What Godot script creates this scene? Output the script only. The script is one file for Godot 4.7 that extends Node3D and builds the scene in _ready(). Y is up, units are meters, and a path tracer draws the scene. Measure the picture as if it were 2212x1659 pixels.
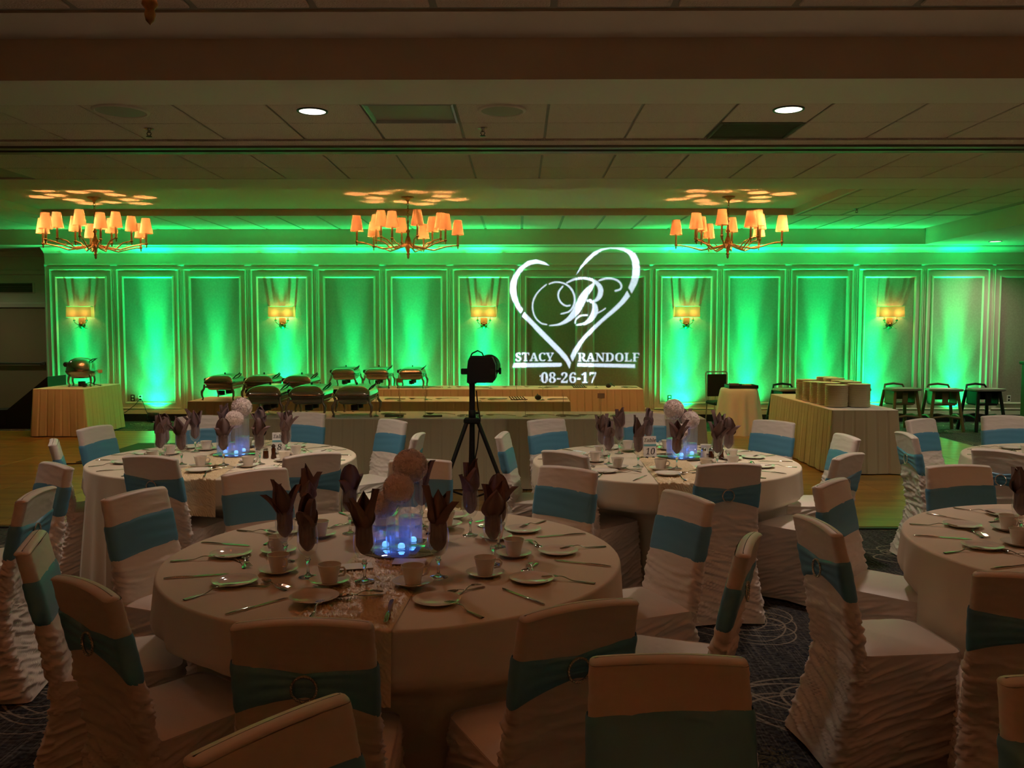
extends Node3D
# Banquet hall set for a wedding: green uplit panelled wall, chandeliers, round tables, buffet.
const ZW := -15.86          # face of the panelled far wall
const SOFFIT := 3.16
const COFFER := 3.43
const TRAY := 3.53
const TABLE_H := 0.76

class MB:
	var v := PackedVector3Array()
	var n := PackedVector3Array()
	var uv := PackedVector2Array()
	var ix := PackedInt32Array()
	var t := Transform3D()
	func add(p: Vector3, nm: Vector3, u := Vector2.ZERO) -> int:
		v.append(t * p)
		n.append((t.basis * nm).normalized())
		uv.append(u)
		return v.size() - 1
	func face(i: int, j: int, k: int) -> void:
		var c := (v[j] - v[i]).cross(v[k] - v[i])
		ix.append(i)
		if c.dot(n[i] + n[j] + n[k]) > 0.0:
			ix.append(k); ix.append(j)
		else:
			ix.append(j); ix.append(k)
	func tri(a: Vector3, b: Vector3, c: Vector3, out: Vector3) -> void:
		var nm := (b - a).cross(c - a).normalized()
		if nm.dot(out) < 0.0:
			nm = -nm
		face(add(a, nm), add(b, nm), add(c, nm))
	func quad(a: Vector3, b: Vector3, c: Vector3, d: Vector3, out: Vector3) -> void:
		var nm := (c - a).cross(d - b).normalized()
		if nm.dot(out) < 0.0:
			nm = -nm
		var i := add(a, nm, Vector2(0, 0))
		var j := add(b, nm, Vector2(1, 0))
		var k := add(c, nm, Vector2(1, 1))
		var l := add(d, nm, Vector2(0, 1))
		face(i, j, k)
		face(i, k, l)
	func box(c: Vector3, s: Vector3, bev := 0.0) -> void:
		var h := s * 0.5
		var b := minf(bev, minf(h.x, minf(h.y, h.z)) * 0.9)
		for ax in 3:
			var o := Vector3.ZERO
			o[ax] = 1.0
			var p := Vector3.ZERO
			p[(ax + 1) % 3] = h[(ax + 1) % 3] - b
			var q := Vector3.ZERO
			q[(ax + 2) % 3] = h[(ax + 2) % 3] - b
			for sg in [-1.0, 1.0]:
				var m: Vector3 = c + o * h[ax] * sg
				quad(m - p - q, m + p - q, m + p + q, m - p + q, o * sg)
		if b > 0.0:
			for ax in 3:
				var a1 := (ax + 1) % 3
				var a2 := (ax + 2) % 3
				for s1 in [-1.0, 1.0]:
					for s2 in [-1.0, 1.0]:
						var e := Vector3.ZERO
						e[ax] = h[ax] - b
						var p1 := Vector3.ZERO
						p1[a1] = h[a1] * s1
						p1[a2] = (h[a2] - b) * s2
						var p2 := Vector3.ZERO
						p2[a1] = (h[a1] - b) * s1
						p2[a2] = h[a2] * s2
						quad(c + p1 - e, c + p1 + e, c + p2 + e, c + p2 - e, p1 + p2)
			for sx in [-1.0, 1.0]:
				for sy in [-1.0, 1.0]:
					for sz in [-1.0, 1.0]:
						var k := Vector3(sx, sy, sz)
						var i := (h - Vector3(b, b, b)) * k
						tri(c + i + Vector3(b * sx, 0, 0), c + i + Vector3(0, b * sy, 0), c + i + Vector3(0, 0, b * sz), k)
	# a sheet of nu by nv cells; f(u, v) gives its points
	func grid(nu: int, nv: int, f: Callable, sgn := 1.0, wrap := false) -> void:
		var w := nu + 1
		var pts := PackedVector3Array()
		pts.resize(w * (nv + 1))
		for j in nv + 1:
			for i in w:
				pts[j * w + i] = f.call(float(i) / nu, float(j) / nv)
		var base := v.size()
		for j in nv + 1:
			for i in w:
				var il := i - 1 if i > 0 else (nu - 1 if wrap else 0)
				var ir := i + 1 if i < nu else (1 if wrap else nu)
				var jl := maxi(j - 1, 0)
				var jr := mini(j + 1, nv)
				var du := pts[j * w + ir] - pts[j * w + il]
				var dv := pts[jr * w + i] - pts[jl * w + i]
				var nm := du.cross(dv) * sgn
				add(pts[j * w + i], nm if nm.length_squared() > 1e-18 else Vector3.UP, Vector2(float(i) / nu, float(j) / nv))
		for j in nv:
			for i in nu:
				var a := base + j * w + i
				face(a, a + 1, a + w + 1)
				face(a, a + w + 1, a + w)
	func lathe(prof: Array, seg: int, a0 := 0.0, a1 := TAU) -> void:
		var m := prof.size()
		var sn: Array[Vector2] = []
		for k in m - 1:
			var d: Vector2 = prof[k + 1] - prof[k]
			sn.append(Vector2(d.y, -d.x).normalized())
		for k in m - 1:
			var na := sn[k]
			if k > 0 and sn[k - 1].dot(sn[k]) > 0.55:
				na = (sn[k - 1] + sn[k]).normalized()
			var nb := sn[k]
			if k < m - 2 and sn[k + 1].dot(sn[k]) > 0.55:
				nb = (sn[k + 1] + sn[k]).normalized()
			var base := v.size()
			for i in seg + 1:
				var a := lerpf(a0, a1, float(i) / seg)
				var c := cos(a)
				var s := sin(a)
				add(Vector3(prof[k].x * c, prof[k].y, prof[k].x * s), Vector3(na.x * c, na.y, na.x * s), Vector2(float(i) / seg, float(k) / m))
				add(Vector3(prof[k + 1].x * c, prof[k + 1].y, prof[k + 1].x * s), Vector3(nb.x * c, nb.y, nb.x * s), Vector2(float(i) / seg, float(k + 1) / m))
			for i in seg:
				var b := base + i * 2
				if prof[k].x > 1e-6:
					face(b, b + 2, b + 1)
				if prof[k + 1].x > 1e-6:
					face(b + 1, b + 2, b + 3)
	func ball(c: Vector3, r: Vector3, seg := 12) -> void:
		var base := v.size()
		var rows := seg / 2
		for j in rows + 1:
			var p := PI * j / rows
			for i in seg + 1:
				var a := TAU * i / seg
				var q := Vector3(sin(p) * cos(a), cos(p), sin(p) * sin(a))
				add(c + q * r, q / r, Vector2(float(i) / seg, float(j) / rows))
		for j in rows:
			for i in seg:
				var a := base + j * (seg + 1) + i
				if j > 0:
					face(a, a + 1, a + seg + 2)
				if j < rows - 1:
					face(a, a + seg + 2, a + seg + 1)
	func tube(pts: Array, rad, seg := 8, cap := true) -> void:
		var m := pts.size()
		var up := Vector3.UP
		var d0: Vector3 = (pts[1] - pts[0]).normalized()
		if absf(d0.dot(up)) > 0.9:
			up = Vector3.RIGHT
		var base := v.size()
		var frames := []
		for k in m:
			var d: Vector3 = (pts[mini(k + 1, m - 1)] - pts[maxi(k - 1, 0)]).normalized()
			var x := up.cross(d).normalized()
			up = d.cross(x).normalized()
			frames.append([x, up, d])
			var r: float = rad[k] if rad is Array else rad
			for i in seg + 1:
				var a := TAU * i / seg
				var o := x * cos(a) + up * sin(a)
				add(pts[k] + o * r, o, Vector2(float(i) / seg, float(k) / m))
		for k in m - 1:
			for i in seg:
				var a := base + k * (seg + 1) + i
				face(a, a + 1, a + seg + 2)
				face(a, a + seg + 2, a + seg + 1)
		if cap:
			for e in [0, m - 1]:
				var fr: Array = frames[e]
				var nm: Vector3 = fr[2] * (-1.0 if e == 0 else 1.0)
				var r: float = rad[e] if rad is Array else rad
				var c := add(pts[e], nm)
				var f := v.size()
				for i in seg + 1:
					var a := TAU * i / seg
					add(pts[e] + (fr[0] * cos(a) + fr[1] * sin(a)) * r, nm)
				for i in seg:
					face(c, f + i, f + i + 1)
	# a flat outline in x, y given depth from z0 to z1
	func slab(poly: PackedVector2Array, z0: float, z1: float) -> void:
		var tr := Geometry2D.triangulate_polygon(poly)
		for k in range(0, tr.size(), 3):
			for z in [z0, z1]:
				var o := Vector3(0, 0, z - (z0 + z1) * 0.5)
				tri(Vector3(poly[tr[k]].x, poly[tr[k]].y, z), Vector3(poly[tr[k + 1]].x, poly[tr[k + 1]].y, z), Vector3(poly[tr[k + 2]].x, poly[tr[k + 2]].y, z), o)
		var sg := -1.0 if Geometry2D.is_polygon_clockwise(poly) else 1.0
		for k in poly.size():
			var a := poly[k]
			var b := poly[(k + 1) % poly.size()]
			var o := Vector3(b.y - a.y, a.x - b.x, 0) * sg
			quad(Vector3(a.x, a.y, z0), Vector3(b.x, b.y, z0), Vector3(b.x, b.y, z1), Vector3(a.x, a.y, z1), o)
	# a moulding carried round a rectangle in x, y, mitred; prof = [inset, z]
	func frame(x0: float, x1: float, y0: float, y1: float, prof: Array) -> void:
		for k in prof.size() - 1:
			var p: Vector2 = prof[k]
			var q: Vector2 = prof[k + 1]
			var a := [Vector3(x0 + p.x, y0 + p.x, p.y), Vector3(x1 - p.x, y0 + p.x, p.y), Vector3(x1 - p.x, y1 - p.x, p.y), Vector3(x0 + p.x, y1 - p.x, p.y)]
			var b := [Vector3(x0 + q.x, y0 + q.x, q.y), Vector3(x1 - q.x, y0 + q.x, q.y), Vector3(x1 - q.x, y1 - q.x, q.y), Vector3(x0 + q.x, y1 - q.x, q.y)]
			var side := [Vector3(0, 1, 0), Vector3(-1, 0, 0), Vector3(0, -1, 0), Vector3(1, 0, 0)]
			for s in 4:
				var o: Vector3 = side[s] * (p.y - q.y) + Vector3(0, 0, absf(q.x - p.x) + 1e-5)
				quad(a[s], a[(s + 1) % 4], b[(s + 1) % 4], b[s], o)
	func mesh(m: Material) -> ArrayMesh:
		var a := []
		a.resize(Mesh.ARRAY_MAX)
		a[Mesh.ARRAY_VERTEX] = v
		a[Mesh.ARRAY_NORMAL] = n
		a[Mesh.ARRAY_TEX_UV] = uv
		a[Mesh.ARRAY_INDEX] = ix
		var r := ArrayMesh.new()
		r.add_surface_from_arrays(Mesh.PRIMITIVE_TRIANGLES, a)
		r.surface_set_material(0, m)
		return r

var rng := RandomNumberGenerator.new()
var M := {}
var taken := {}

func numbered(called: String) -> String:
	var k: int = taken.get(called, 0)
	taken[called] = k + 1
	return called if k == 0 else "%s_%03d" % [called, k]

func tag(o: Node, label: String, category: String, group := "") -> Node:
	o.set_meta("label", label)
	o.set_meta("category", category)
	if group:
		o.set_meta("group", group)
	return o

func thing(called: String, label: String, category: String, at := Vector3.ZERO, turn := 0.0, group := "") -> Node3D:
	var o := Node3D.new()
	o.name = numbered(called)
	add_child(o)
	o.position = at
	o.rotation.y = turn
	tag(o, label, category, group)
	return o

func part(called: String, mb: MB, m: Material, parent: Node, at := Vector3.ZERO) -> MeshInstance3D:
	return piece(called, mb.mesh(m), parent, at)

func piece(called: String, mesh: Mesh, parent: Node, at := Vector3.ZERO) -> MeshInstance3D:
	var o := MeshInstance3D.new()
	o.name = called
	o.mesh = mesh
	o.position = at
	parent.add_child(o, true)
	return o

# a thing that is one mesh
func solo(called: String, mesh: Mesh, label: String, category: String, at := Vector3.ZERO, turn := 0.0, group := "") -> MeshInstance3D:
	var o := MeshInstance3D.new()
	o.name = numbered(called)
	o.mesh = mesh
	add_child(o)
	o.position = at
	o.rotation.y = turn
	tag(o, label, category, group)
	return o

func copy(src: Node3D, at: Vector3, turn: float, label := "", group := "") -> Node3D:
	var r: Node3D = src.duplicate()
	r.name = numbered(String(src.name).rstrip("0123456789").rstrip("_"))
	add_child(r)
	r.position = at
	r.rotation.y = turn
	if label:
		r.set_meta("label", label)
	if group:
		r.set_meta("group", group)
	return r

func shell(called: String) -> Node3D:
	var o := Node3D.new()
	o.name = called
	o.set_meta("kind", "structure")
	add_child(o)
	return o

func mat(called: String, c: Color, rough := 0.8, metal := 0.0) -> StandardMaterial3D:
	var m := StandardMaterial3D.new()
	m.resource_name = called
	m.albedo_color = c
	m.roughness = rough
	m.metallic = metal
	M[called] = m
	return m

func glow(called: String, c: Color, e: float) -> StandardMaterial3D:
	var m := mat(called, Color(0.9, 0.9, 0.9), 0.4)
	m.emission_enabled = true
	m.emission = c
	m.emission_energy_multiplier = e
	return m

func noise_tex(freq: float, size: int, dark: Color, light: Color, sd := 1, oct := 4, lo := 0.25, hi := 0.75) -> NoiseTexture2D:
	var f := FastNoiseLite.new()
	f.seed = sd
	f.frequency = freq
	f.fractal_octaves = oct
	var g := Gradient.new()
	g.set_color(0, dark)
	g.set_color(1, light)
	g.set_offset(0, lo)
	g.set_offset(1, hi)
	var t := NoiseTexture2D.new()
	t.width = size
	t.height = size
	t.seamless = true
	t.noise = f
	t.color_ramp = g
	return t

func bump_tex(freq: float, size: int, sd: int, strength := 4.0, oct := 4) -> NoiseTexture2D:
	var f := FastNoiseLite.new()
	f.seed = sd
	f.frequency = freq
	f.fractal_octaves = oct
	var t := NoiseTexture2D.new()
	t.width = size
	t.height = size
	t.seamless = true
	t.as_normal_map = true
	t.bump_strength = strength
	t.noise = f
	return t

func omni(at: Vector3, c: Color, e: float, size: float, parent: Node = self) -> OmniLight3D:
	var l := OmniLight3D.new()
	l.name = "bulb_light"
	l.light_color = c
	l.light_energy = e
	l.light_size = size
	l.omni_range = 30.0
	l.omni_attenuation = 2.0
	l.shadow_enabled = true
	parent.add_child(l, true)
	l.position = at
	return l

func spot(at: Vector3, dir: Vector3, c: Color, e: float, size: float, ang: float, soft: float, parent: Node = self) -> SpotLight3D:
	var l := SpotLight3D.new()
	l.name = "spot_light"
	l.light_color = c
	l.light_energy = e
	l.light_size = size
	l.spot_range = 30.0
	l.spot_attenuation = 2.0
	l.spot_angle = ang
	l.spot_angle_attenuation = soft
	l.shadow_enabled = true
	parent.add_child(l, true)
	var up := Vector3.UP if absf(dir.normalized().y) < 0.95 else Vector3.BACK
	l.transform = Transform3D(Basis.looking_at(dir, up), at)
	return l

func _ready() -> void:
	rng.seed = 20817
	var cam := Camera3D.new()
	cam.name = "camera"
	cam.fov = 47.4
	cam.near = 0.05
	cam.far = 60.0
	add_child(cam)
	cam.position = Vector3(0, 1.70, 0)
	cam.rotation_degrees = Vector3(-3.68, 0.5, 0)
	cam.current = true
	var we := WorldEnvironment.new()
	we.name = "surroundings"
	var env := Environment.new()
	env.background_mode = Environment.BG_COLOR
	env.background_color = Color.BLACK
	env.tonemap_mode = Environment.TONE_MAPPER_LINEAR
	env.tonemap_exposure = 1.0
	env.sdfgi_enabled = true
	env.ssao_enabled = true
	env.ssil_enabled = true
	we.environment = env
	add_child(we)
	materials()
	room()
	far_wall()
	ceiling()
	lighting()
	tables_and_chairs()
	buffet()
	far_furniture()
	projector()

const GREEN := Color(0.0, 1.0, 0.52)
const AMBER := Color(1.0, 0.63, 0.39)
const DIMMED := Color(1.0, 0.62, 0.41)
const SCONCE := Color(1.0, 0.80, 0.48)
const DOWN := Color(1.0, 0.90, 0.82)
const CORE_E := 58.0        # narrow core of an uplight
const BODY_E := 17.0        # the beam round it
const SPILL_E := 4.5       # its wide spill
const BULB_E := 0.5        # chandelier bulbs over the dance floor
const DIM_BULB_E := 0.05   # the dimmed ones over the near tables
const REAR_BULB_E := 1.6   # those behind the tables in view
const SCONCE_E := 0.05
const DOWN_E := 4.2
const PROJECTOR_E := 240.0
const LED_E := 0.0012

func materials() -> void:
	mat("cream_paint", Color(0.84, 0.82, 0.74), 0.45)
	var wp := mat("wallpaper", Color(0.65, 0.62, 0.55), 0.85)
	wp.albedo_texture = noise_tex(0.05, 256, Color(0.95, 0.95, 0.95), Color(1, 1, 1), 5)
	wp.uv1_triplanar = true
	wp.uv1_world_triplanar = true
	wp.uv1_scale = Vector3(1.6, 1.6, 1.6)
	mat("drywall", Color(0.79, 0.75, 0.67), 0.7)
	var tl := mat("ceiling_tile", Color(0.80, 0.74, 0.66), 0.95)
	tl.normal_enabled = true
	tl.normal_texture = bump_tex(0.2, 256, 8, 5.0)
	tl.normal_scale = 0.5
	tl.uv1_triplanar = true
	tl.uv1_world_triplanar = true
	tl.uv1_scale = Vector3(1.3, 1.3, 1.3)
	mat("tile_grid", Color(0.55, 0.55, 0.48), 0.6)
	mat("track_metal", Color(0.42, 0.40, 0.34), 0.5, 0.3)
	mat("black_rubber", Color(0.05, 0.05, 0.05), 0.6)
	mat("door_paint", Color(0.62, 0.55, 0.42), 0.6)
	mat("dark_metal", Color(0.18, 0.17, 0.15), 0.45, 0.6)
	mat("chrome", Color(0.78, 0.77, 0.74), 0.16, 1.0)
	mat("brushed_steel", Color(0.62, 0.60, 0.56), 0.33, 1.0)
	mat("cutlery_steel", Color(0.80, 0.78, 0.74), 0.12, 1.0)
	var br := mat("antique_brass", Color(0.80, 0.65, 0.44), 0.42, 0.5)
	br.albedo_texture = noise_tex(0.03, 128, Color(0.75, 0.75, 0.75), Color(1, 1, 1), 3)
	br.uv1_triplanar = true
	br.uv1_scale = Vector3(4, 4, 4)
	mat("sconce_plate", Color(0.72, 0.56, 0.38), 0.6)
	mat("dark_brass", Color(0.40, 0.32, 0.20), 0.3, 0.9)
	mat("candle_sleeve", Color(0.85, 0.76, 0.60), 0.6)
	var sh := mat("lamp_shade", Color(0.86, 0.70, 0.52), 0.9)
	sh.backlight_enabled = true
	sh.backlight = Color(0.64, 0.53, 0.42)
	var ss := mat("sconce_shade", Color(0.80, 0.70, 0.50), 0.9)
	ss.backlight_enabled = true
	ss.backlight = Color(0.60, 0.52, 0.36)
	glow("bulb_glow", AMBER, 4.0)
	glow("sconce_bulb_glow", SCONCE, 4.0)
	glow("downlight_glow", Color(1.0, 0.93, 0.86), 3.0)
	glow("green_led_glow", GREEN, 4.0)
	glow("blue_led_glow", Color(0.40, 0.68, 1.0), 2.2)
	var cv := mat("chair_spandex", Color(0.87, 0.83, 0.79), 0.48)
	cv.rim_enabled = true
	cv.rim = 0.25
	var sa := mat("blue_satin", Color(0.34, 0.58, 0.70), 0.42)
	sa.rim_enabled = true
	sa.rim = 0.2
	mat("rhinestone", Color(0.85, 0.84, 0.80), 0.15, 0.9)
	var tc := mat("ivory_linen", Color(0.86, 0.81, 0.72), 0.85)
	tc.normal_enabled = true
	tc.normal_texture = bump_tex(0.35, 256, 12, 3.0)
	tc.normal_scale = 0.25
	tc.uv1_triplanar = true
	tc.uv1_scale = Vector3(7, 7, 7)
	mat("skirting_linen", Color(0.76, 0.72, 0.60), 0.9)
	mat("white_linen", Color(0.84, 0.84, 0.80), 0.85)
	mat("rosette_satin", Color(0.88, 0.80, 0.64), 0.36)
	mat("napkin_cloth", Color(0.47, 0.38, 0.37), 0.85)
	mat("china", Color(0.90, 0.87, 0.82), 0.08)
	mat("china_cream", Color(0.86, 0.80, 0.66), 0.25)
	mat("dark_sheet", Color(0.06, 0.08, 0.06), 0.7)
	mat("wood_dark", Color(0.25, 0.16, 0.09), 0.6)
	var gl := mat("clear_glass", Color(0.93, 0.96, 0.96, 0.06), 0.02)
	gl.transparency = BaseMaterial3D.TRANSPARENCY_ALPHA
	var wt := mat("tinted_water", Color(0.55, 0.72, 0.95, 0.25), 0.05)
	wt.transparency = BaseMaterial3D.TRANSPARENCY_ALPHA
	var sg := mat("solid_glass", Color(0.97, 0.99, 0.99, 0.02), 0.0)
	sg.transparency = BaseMaterial3D.TRANSPARENCY_ALPHA
	sg.refraction_enabled = true
	sg.refraction_scale = 0.05
	mat("mirror", Color(0.85, 0.85, 0.85), 0.03, 1.0)
	var fl := mat("flower_petal", Color(0.93, 0.88, 0.86), 0.8)
	fl.backlight_enabled = true
	fl.backlight = Color(0.35, 0.32, 0.31)
	mat("card_white", Color(0.90, 0.89, 0.86), 0.5)
	mat("card_teal", Color(0.42, 0.66, 0.68), 0.5)
	mat("ink", Color(0.03, 0.03, 0.03), 0.6)
	mat("black_plastic", Color(0.035, 0.035, 0.035), 0.5)
	mat("black_powder_coat", Color(0.03, 0.03, 0.03), 0.55, 0.2)
	mat("stage_black", Color(0.0, 0.0, 0.0), 1.0)
	mat("highchair_green", Color(0.30, 0.34, 0.24), 0.45)
	mat("highchair_tan", Color(0.42, 0.40, 0.26), 0.45)
	mat("highchair_black", Color(0.05, 0.05, 0.05), 0.45)
	mat("tray_grey", Color(0.55, 0.56, 0.50), 0.35)
	mat("upholstery_dark", Color(0.06, 0.09, 0.08), 0.9)
	mat("amber_glass", Color(0.30, 0.14, 0.05), 0.15)
	mat("salt", Color(0.85, 0.84, 0.80), 0.6)
	mat("butter", Color(0.85, 0.68, 0.36), 0.5)
	mat("speaker_grille", Color(0.60, 0.62, 0.52), 0.8)
	mat("return_grille", Color(0.34, 0.36, 0.27), 0.8)
	carpet_material()
	wood_material()

func blend(im: Image, x: int, y: int, c: Color, a := 1.0) -> void:
	var s := im.get_width()
	x = posmod(x, s)
	y = posmod(y, s)
	im.set_pixel(x, y, im.get_pixel(x, y).lerp(c, a))

func dab(im: Image, x: float, y: float, r: float, c: Color) -> void:
	var k := ceili(r)
	for j in range(-k, k + 1):
		for i in range(-k, k + 1):
			if i * i + j * j <= r * r + 0.3:
				blend(im, roundi(x) + i, roundi(y) + j, c)

func carpet_material() -> void:
	var s := 1024
	var im := Image.create(s, s, false, Image.FORMAT_RGB8)
	im.fill(Color(0.175, 0.170, 0.165))
	var r := RandomNumberGenerator.new()
	r.seed = 7
	for k in 150:   # soft navy and black clouds
		var c := Color(0.09, 0.10, 0.14) if k % 2 else Color(0.10, 0.095, 0.09)
		var cx := r.randf() * s
		var cy := r.randf() * s
		for q in 60:
			dab(im, cx + r.randfn() * 26, cy + r.randfn() * 55, 3.0 + r.randf() * 3.0, c)
	for k in 2300:  # brushed streaks that run with the length of the room
		var x := r.randi() % s
		var y := r.randi() % s
		var l := 20 + r.randi() % 110
		var g := 0.20 + r.randf() * 0.16
		var c := Color(g * 1.04, g, g * 0.93)
		var w := 1 + r.randi() % 3
		for q in l:
			for i in w:
				if r.randf() < 0.85:
					blend(im, x + i, y + q, c, 0.85)
	for k in 7:     # gold leaf patches
		var cx := r.randf() * s
		var cy := r.randf() * s
		for q in 420:
			dab(im, cx + r.randfn() * 26, cy + r.randfn() * 20, 1.8, Color(0.34, 0.30, 0.17))
		for a in 5:
			var px := cx + r.randfn() * 25
			var py := cy + r.randfn() * 25
			for q in 120:
				var th := TAU * q / 120.0
				dab(im, px + cos(th) * 24, py + sin(th) * 17, 1.2, Color(0.05, 0.05, 0.06))
	for k in 6:     # pale scribbled loops
		var cx := 98.0 + (k % 3) * 341.0
		var cy := 788.0 + (k % 2) * 430.0
		for loop in 6:
			var a := 70.0 + r.randf() * 70.0
			var b := 40.0 + r.randf() * 50.0
			var tilt := -0.5 + r.randf() * 0.4
			var ox := r.randfn() * 30.0
			var oy := r.randfn() * 26.0
			for q in 900:
				var th := TAU * q / 900.0
				var x := cos(th) * a
				var y := sin(th + 0.35 * sin(th)) * b
				dab(im, cx + ox + x * cos(tilt) - y * sin(tilt), cy + oy + x * sin(tilt) + y * cos(tilt), 1.3 + 1.0 * maxf(0.0, sin(th * 0.5)), Color(0.50, 0.46, 0.40))
	var m := mat("carpet", Color.WHITE, 0.97)
	m.albedo_texture = ImageTexture.create_from_image(im)
	m.normal_enabled = true
	m.normal_texture = bump_tex(0.3, 256, 31, 6.0)
	m.normal_scale = 0.5

func wood_material() -> void:
	var s := 512
	var im := Image.create(s, s, false, Image.FORMAT_RGB8)
	var r := RandomNumberGenerator.new()
	r.seed = 11
	var f := FastNoiseLite.new()
	f.seed = 4
	f.frequency = 0.02
	for strip in 8:
		var tone := 0.86 + r.randf() * 0.2
		var shift := r.randf() * 400.0
		for y in 64:
			for x in s:
				var g := f.get_noise_2d(x * 0.35 + shift, (strip * 64 + y) * 3.0) * 0.16 + f.get_noise_2d(x * 0.1 + shift, y * 0.7) * 0.12
				var k := tone * (1.0 + g) * (0.62 if y == 0 else 1.0)
				im.set_pixel(x, strip * 64 + y, Color(0.55 * k, 0.43 * k, 0.19 * k))
	var m := mat("oak_floor", Color.WHITE, 0.28)
	m.metallic_specular = 0.4
	m.albedo_texture = ImageTexture.create_from_image(im)

func room() -> void:
	var fl := shell("floor")
	var mb := MB.new()
	mb.box(Vector3(-0.75, -0.08, -4.2), Vector3(22.5, 0.159, 25.4))
	var slab_mat := mat("screed", Color(0.3, 0.3, 0.3), 0.9)
	part("floor_slab", mb, slab_mat, fl)
	mb = MB.new()
	mb.quad(Vector3(-12, 0.0, 8.5), Vector3(10.5, 0.0, 8.5), Vector3(10.5, 0.0, -16.9), Vector3(-12, 0.0, -16.9), Vector3.UP)
	var cm: StandardMaterial3D = M.carpet
	cm.uv1_scale = Vector3(22.5 / 2.6, 25.4 / 2.6, 1)
	part("carpet", mb, cm, fl)
	# portable dance floor laid on the carpet, panel by panel
	mb = MB.new()
	mb.box(Vector3.ZERO, Vector3(0.911, 0.016, 0.847), 0.002)
	for k in range(0, mb.v.size()):
		mb.uv[k] = Vector2(mb.v[k].x / 0.914 + 0.5, mb.v[k].z / 0.85 + 0.5)
	var pm := mb.mesh(M.oak_floor)
	for i in 17:
		for j in 8:
			piece("dance_floor_panel", pm, fl, Vector3(6.47 - 0.457 - i * 0.914, 0.009, -7.36 - 0.425 - j * 0.85))
	mb = MB.new()
	for e in [[-7.335, 0.05], [-14.185, 0.05]]:
		mb.slab(PackedVector2Array([Vector2(-9.1, 0.001), Vector2(6.5, 0.001), Vector2(6.5, 0.012), Vector2(-9.1, 0.012)]), e[0] - 0.024, e[0] + 0.024)
	mb.box(Vector3(6.496, 0.0065, -10.76), Vector3(0.05, 0.011, 6.8))
	part("edge_trim", mb, M.dark_metal, fl)
	# the other walls of the hall
	var w := shell("wall_right")
	mb = MB.new()
	mb.box(Vector3(10.6, 1.8, -4.2), Vector3(0.2, 4.2, 25.8))
	part("wall_face", mb, M.wallpaper, w)
	w = shell("wall_left")
	mb = MB.new()
	mb.box(Vector3(-12.1, 1.8, -4.2), Vector3(0.2, 4.2, 25.8))
	part("wall_face", mb, M.wallpaper, w)
	w = shell("wall_rear")
	mb = MB.new()
	mb.box(Vector3(-0.75, 1.8, 8.6), Vector3(22.5, 4.2, 0.2))
	part("wall_face", mb, M.wallpaper, w)

func run_x(prof: Array, x0: float, x1: float) -> MB:   # a moulding of (y, z) points that runs along x
	var mb := MB.new()
	for k in prof.size() - 1:
		var a: Vector2 = prof[k]
		var b: Vector2 = prof[k + 1]
		var o := Vector3(0, b.y - a.y, a.x - b.x)
		mb.quad(Vector3(x0, a.x, a.y), Vector3(x1, a.x, a.y), Vector3(x1, b.x, b.y), Vector3(x0, b.x, b.y), o)
	for x in [x0, x1]:
		for k in range(1, prof.size() - 1):
			mb.tri(Vector3(x, prof[0].x, prof[0].y), Vector3(x, prof[k].x, prof[k].y), Vector3(x, prof[k + 1].x, prof[k + 1].y), Vector3(x - (x0 + x1) * 0.5, 0, 0))
	return mb

const NTH := ["first", "second", "third", "fourth", "fifth", "sixth", "seventh", "eighth", "ninth", "tenth", "eleventh", "twelfth"]
const PANEL_X0 := -7.945
const PITCH := 1.2165

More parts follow.
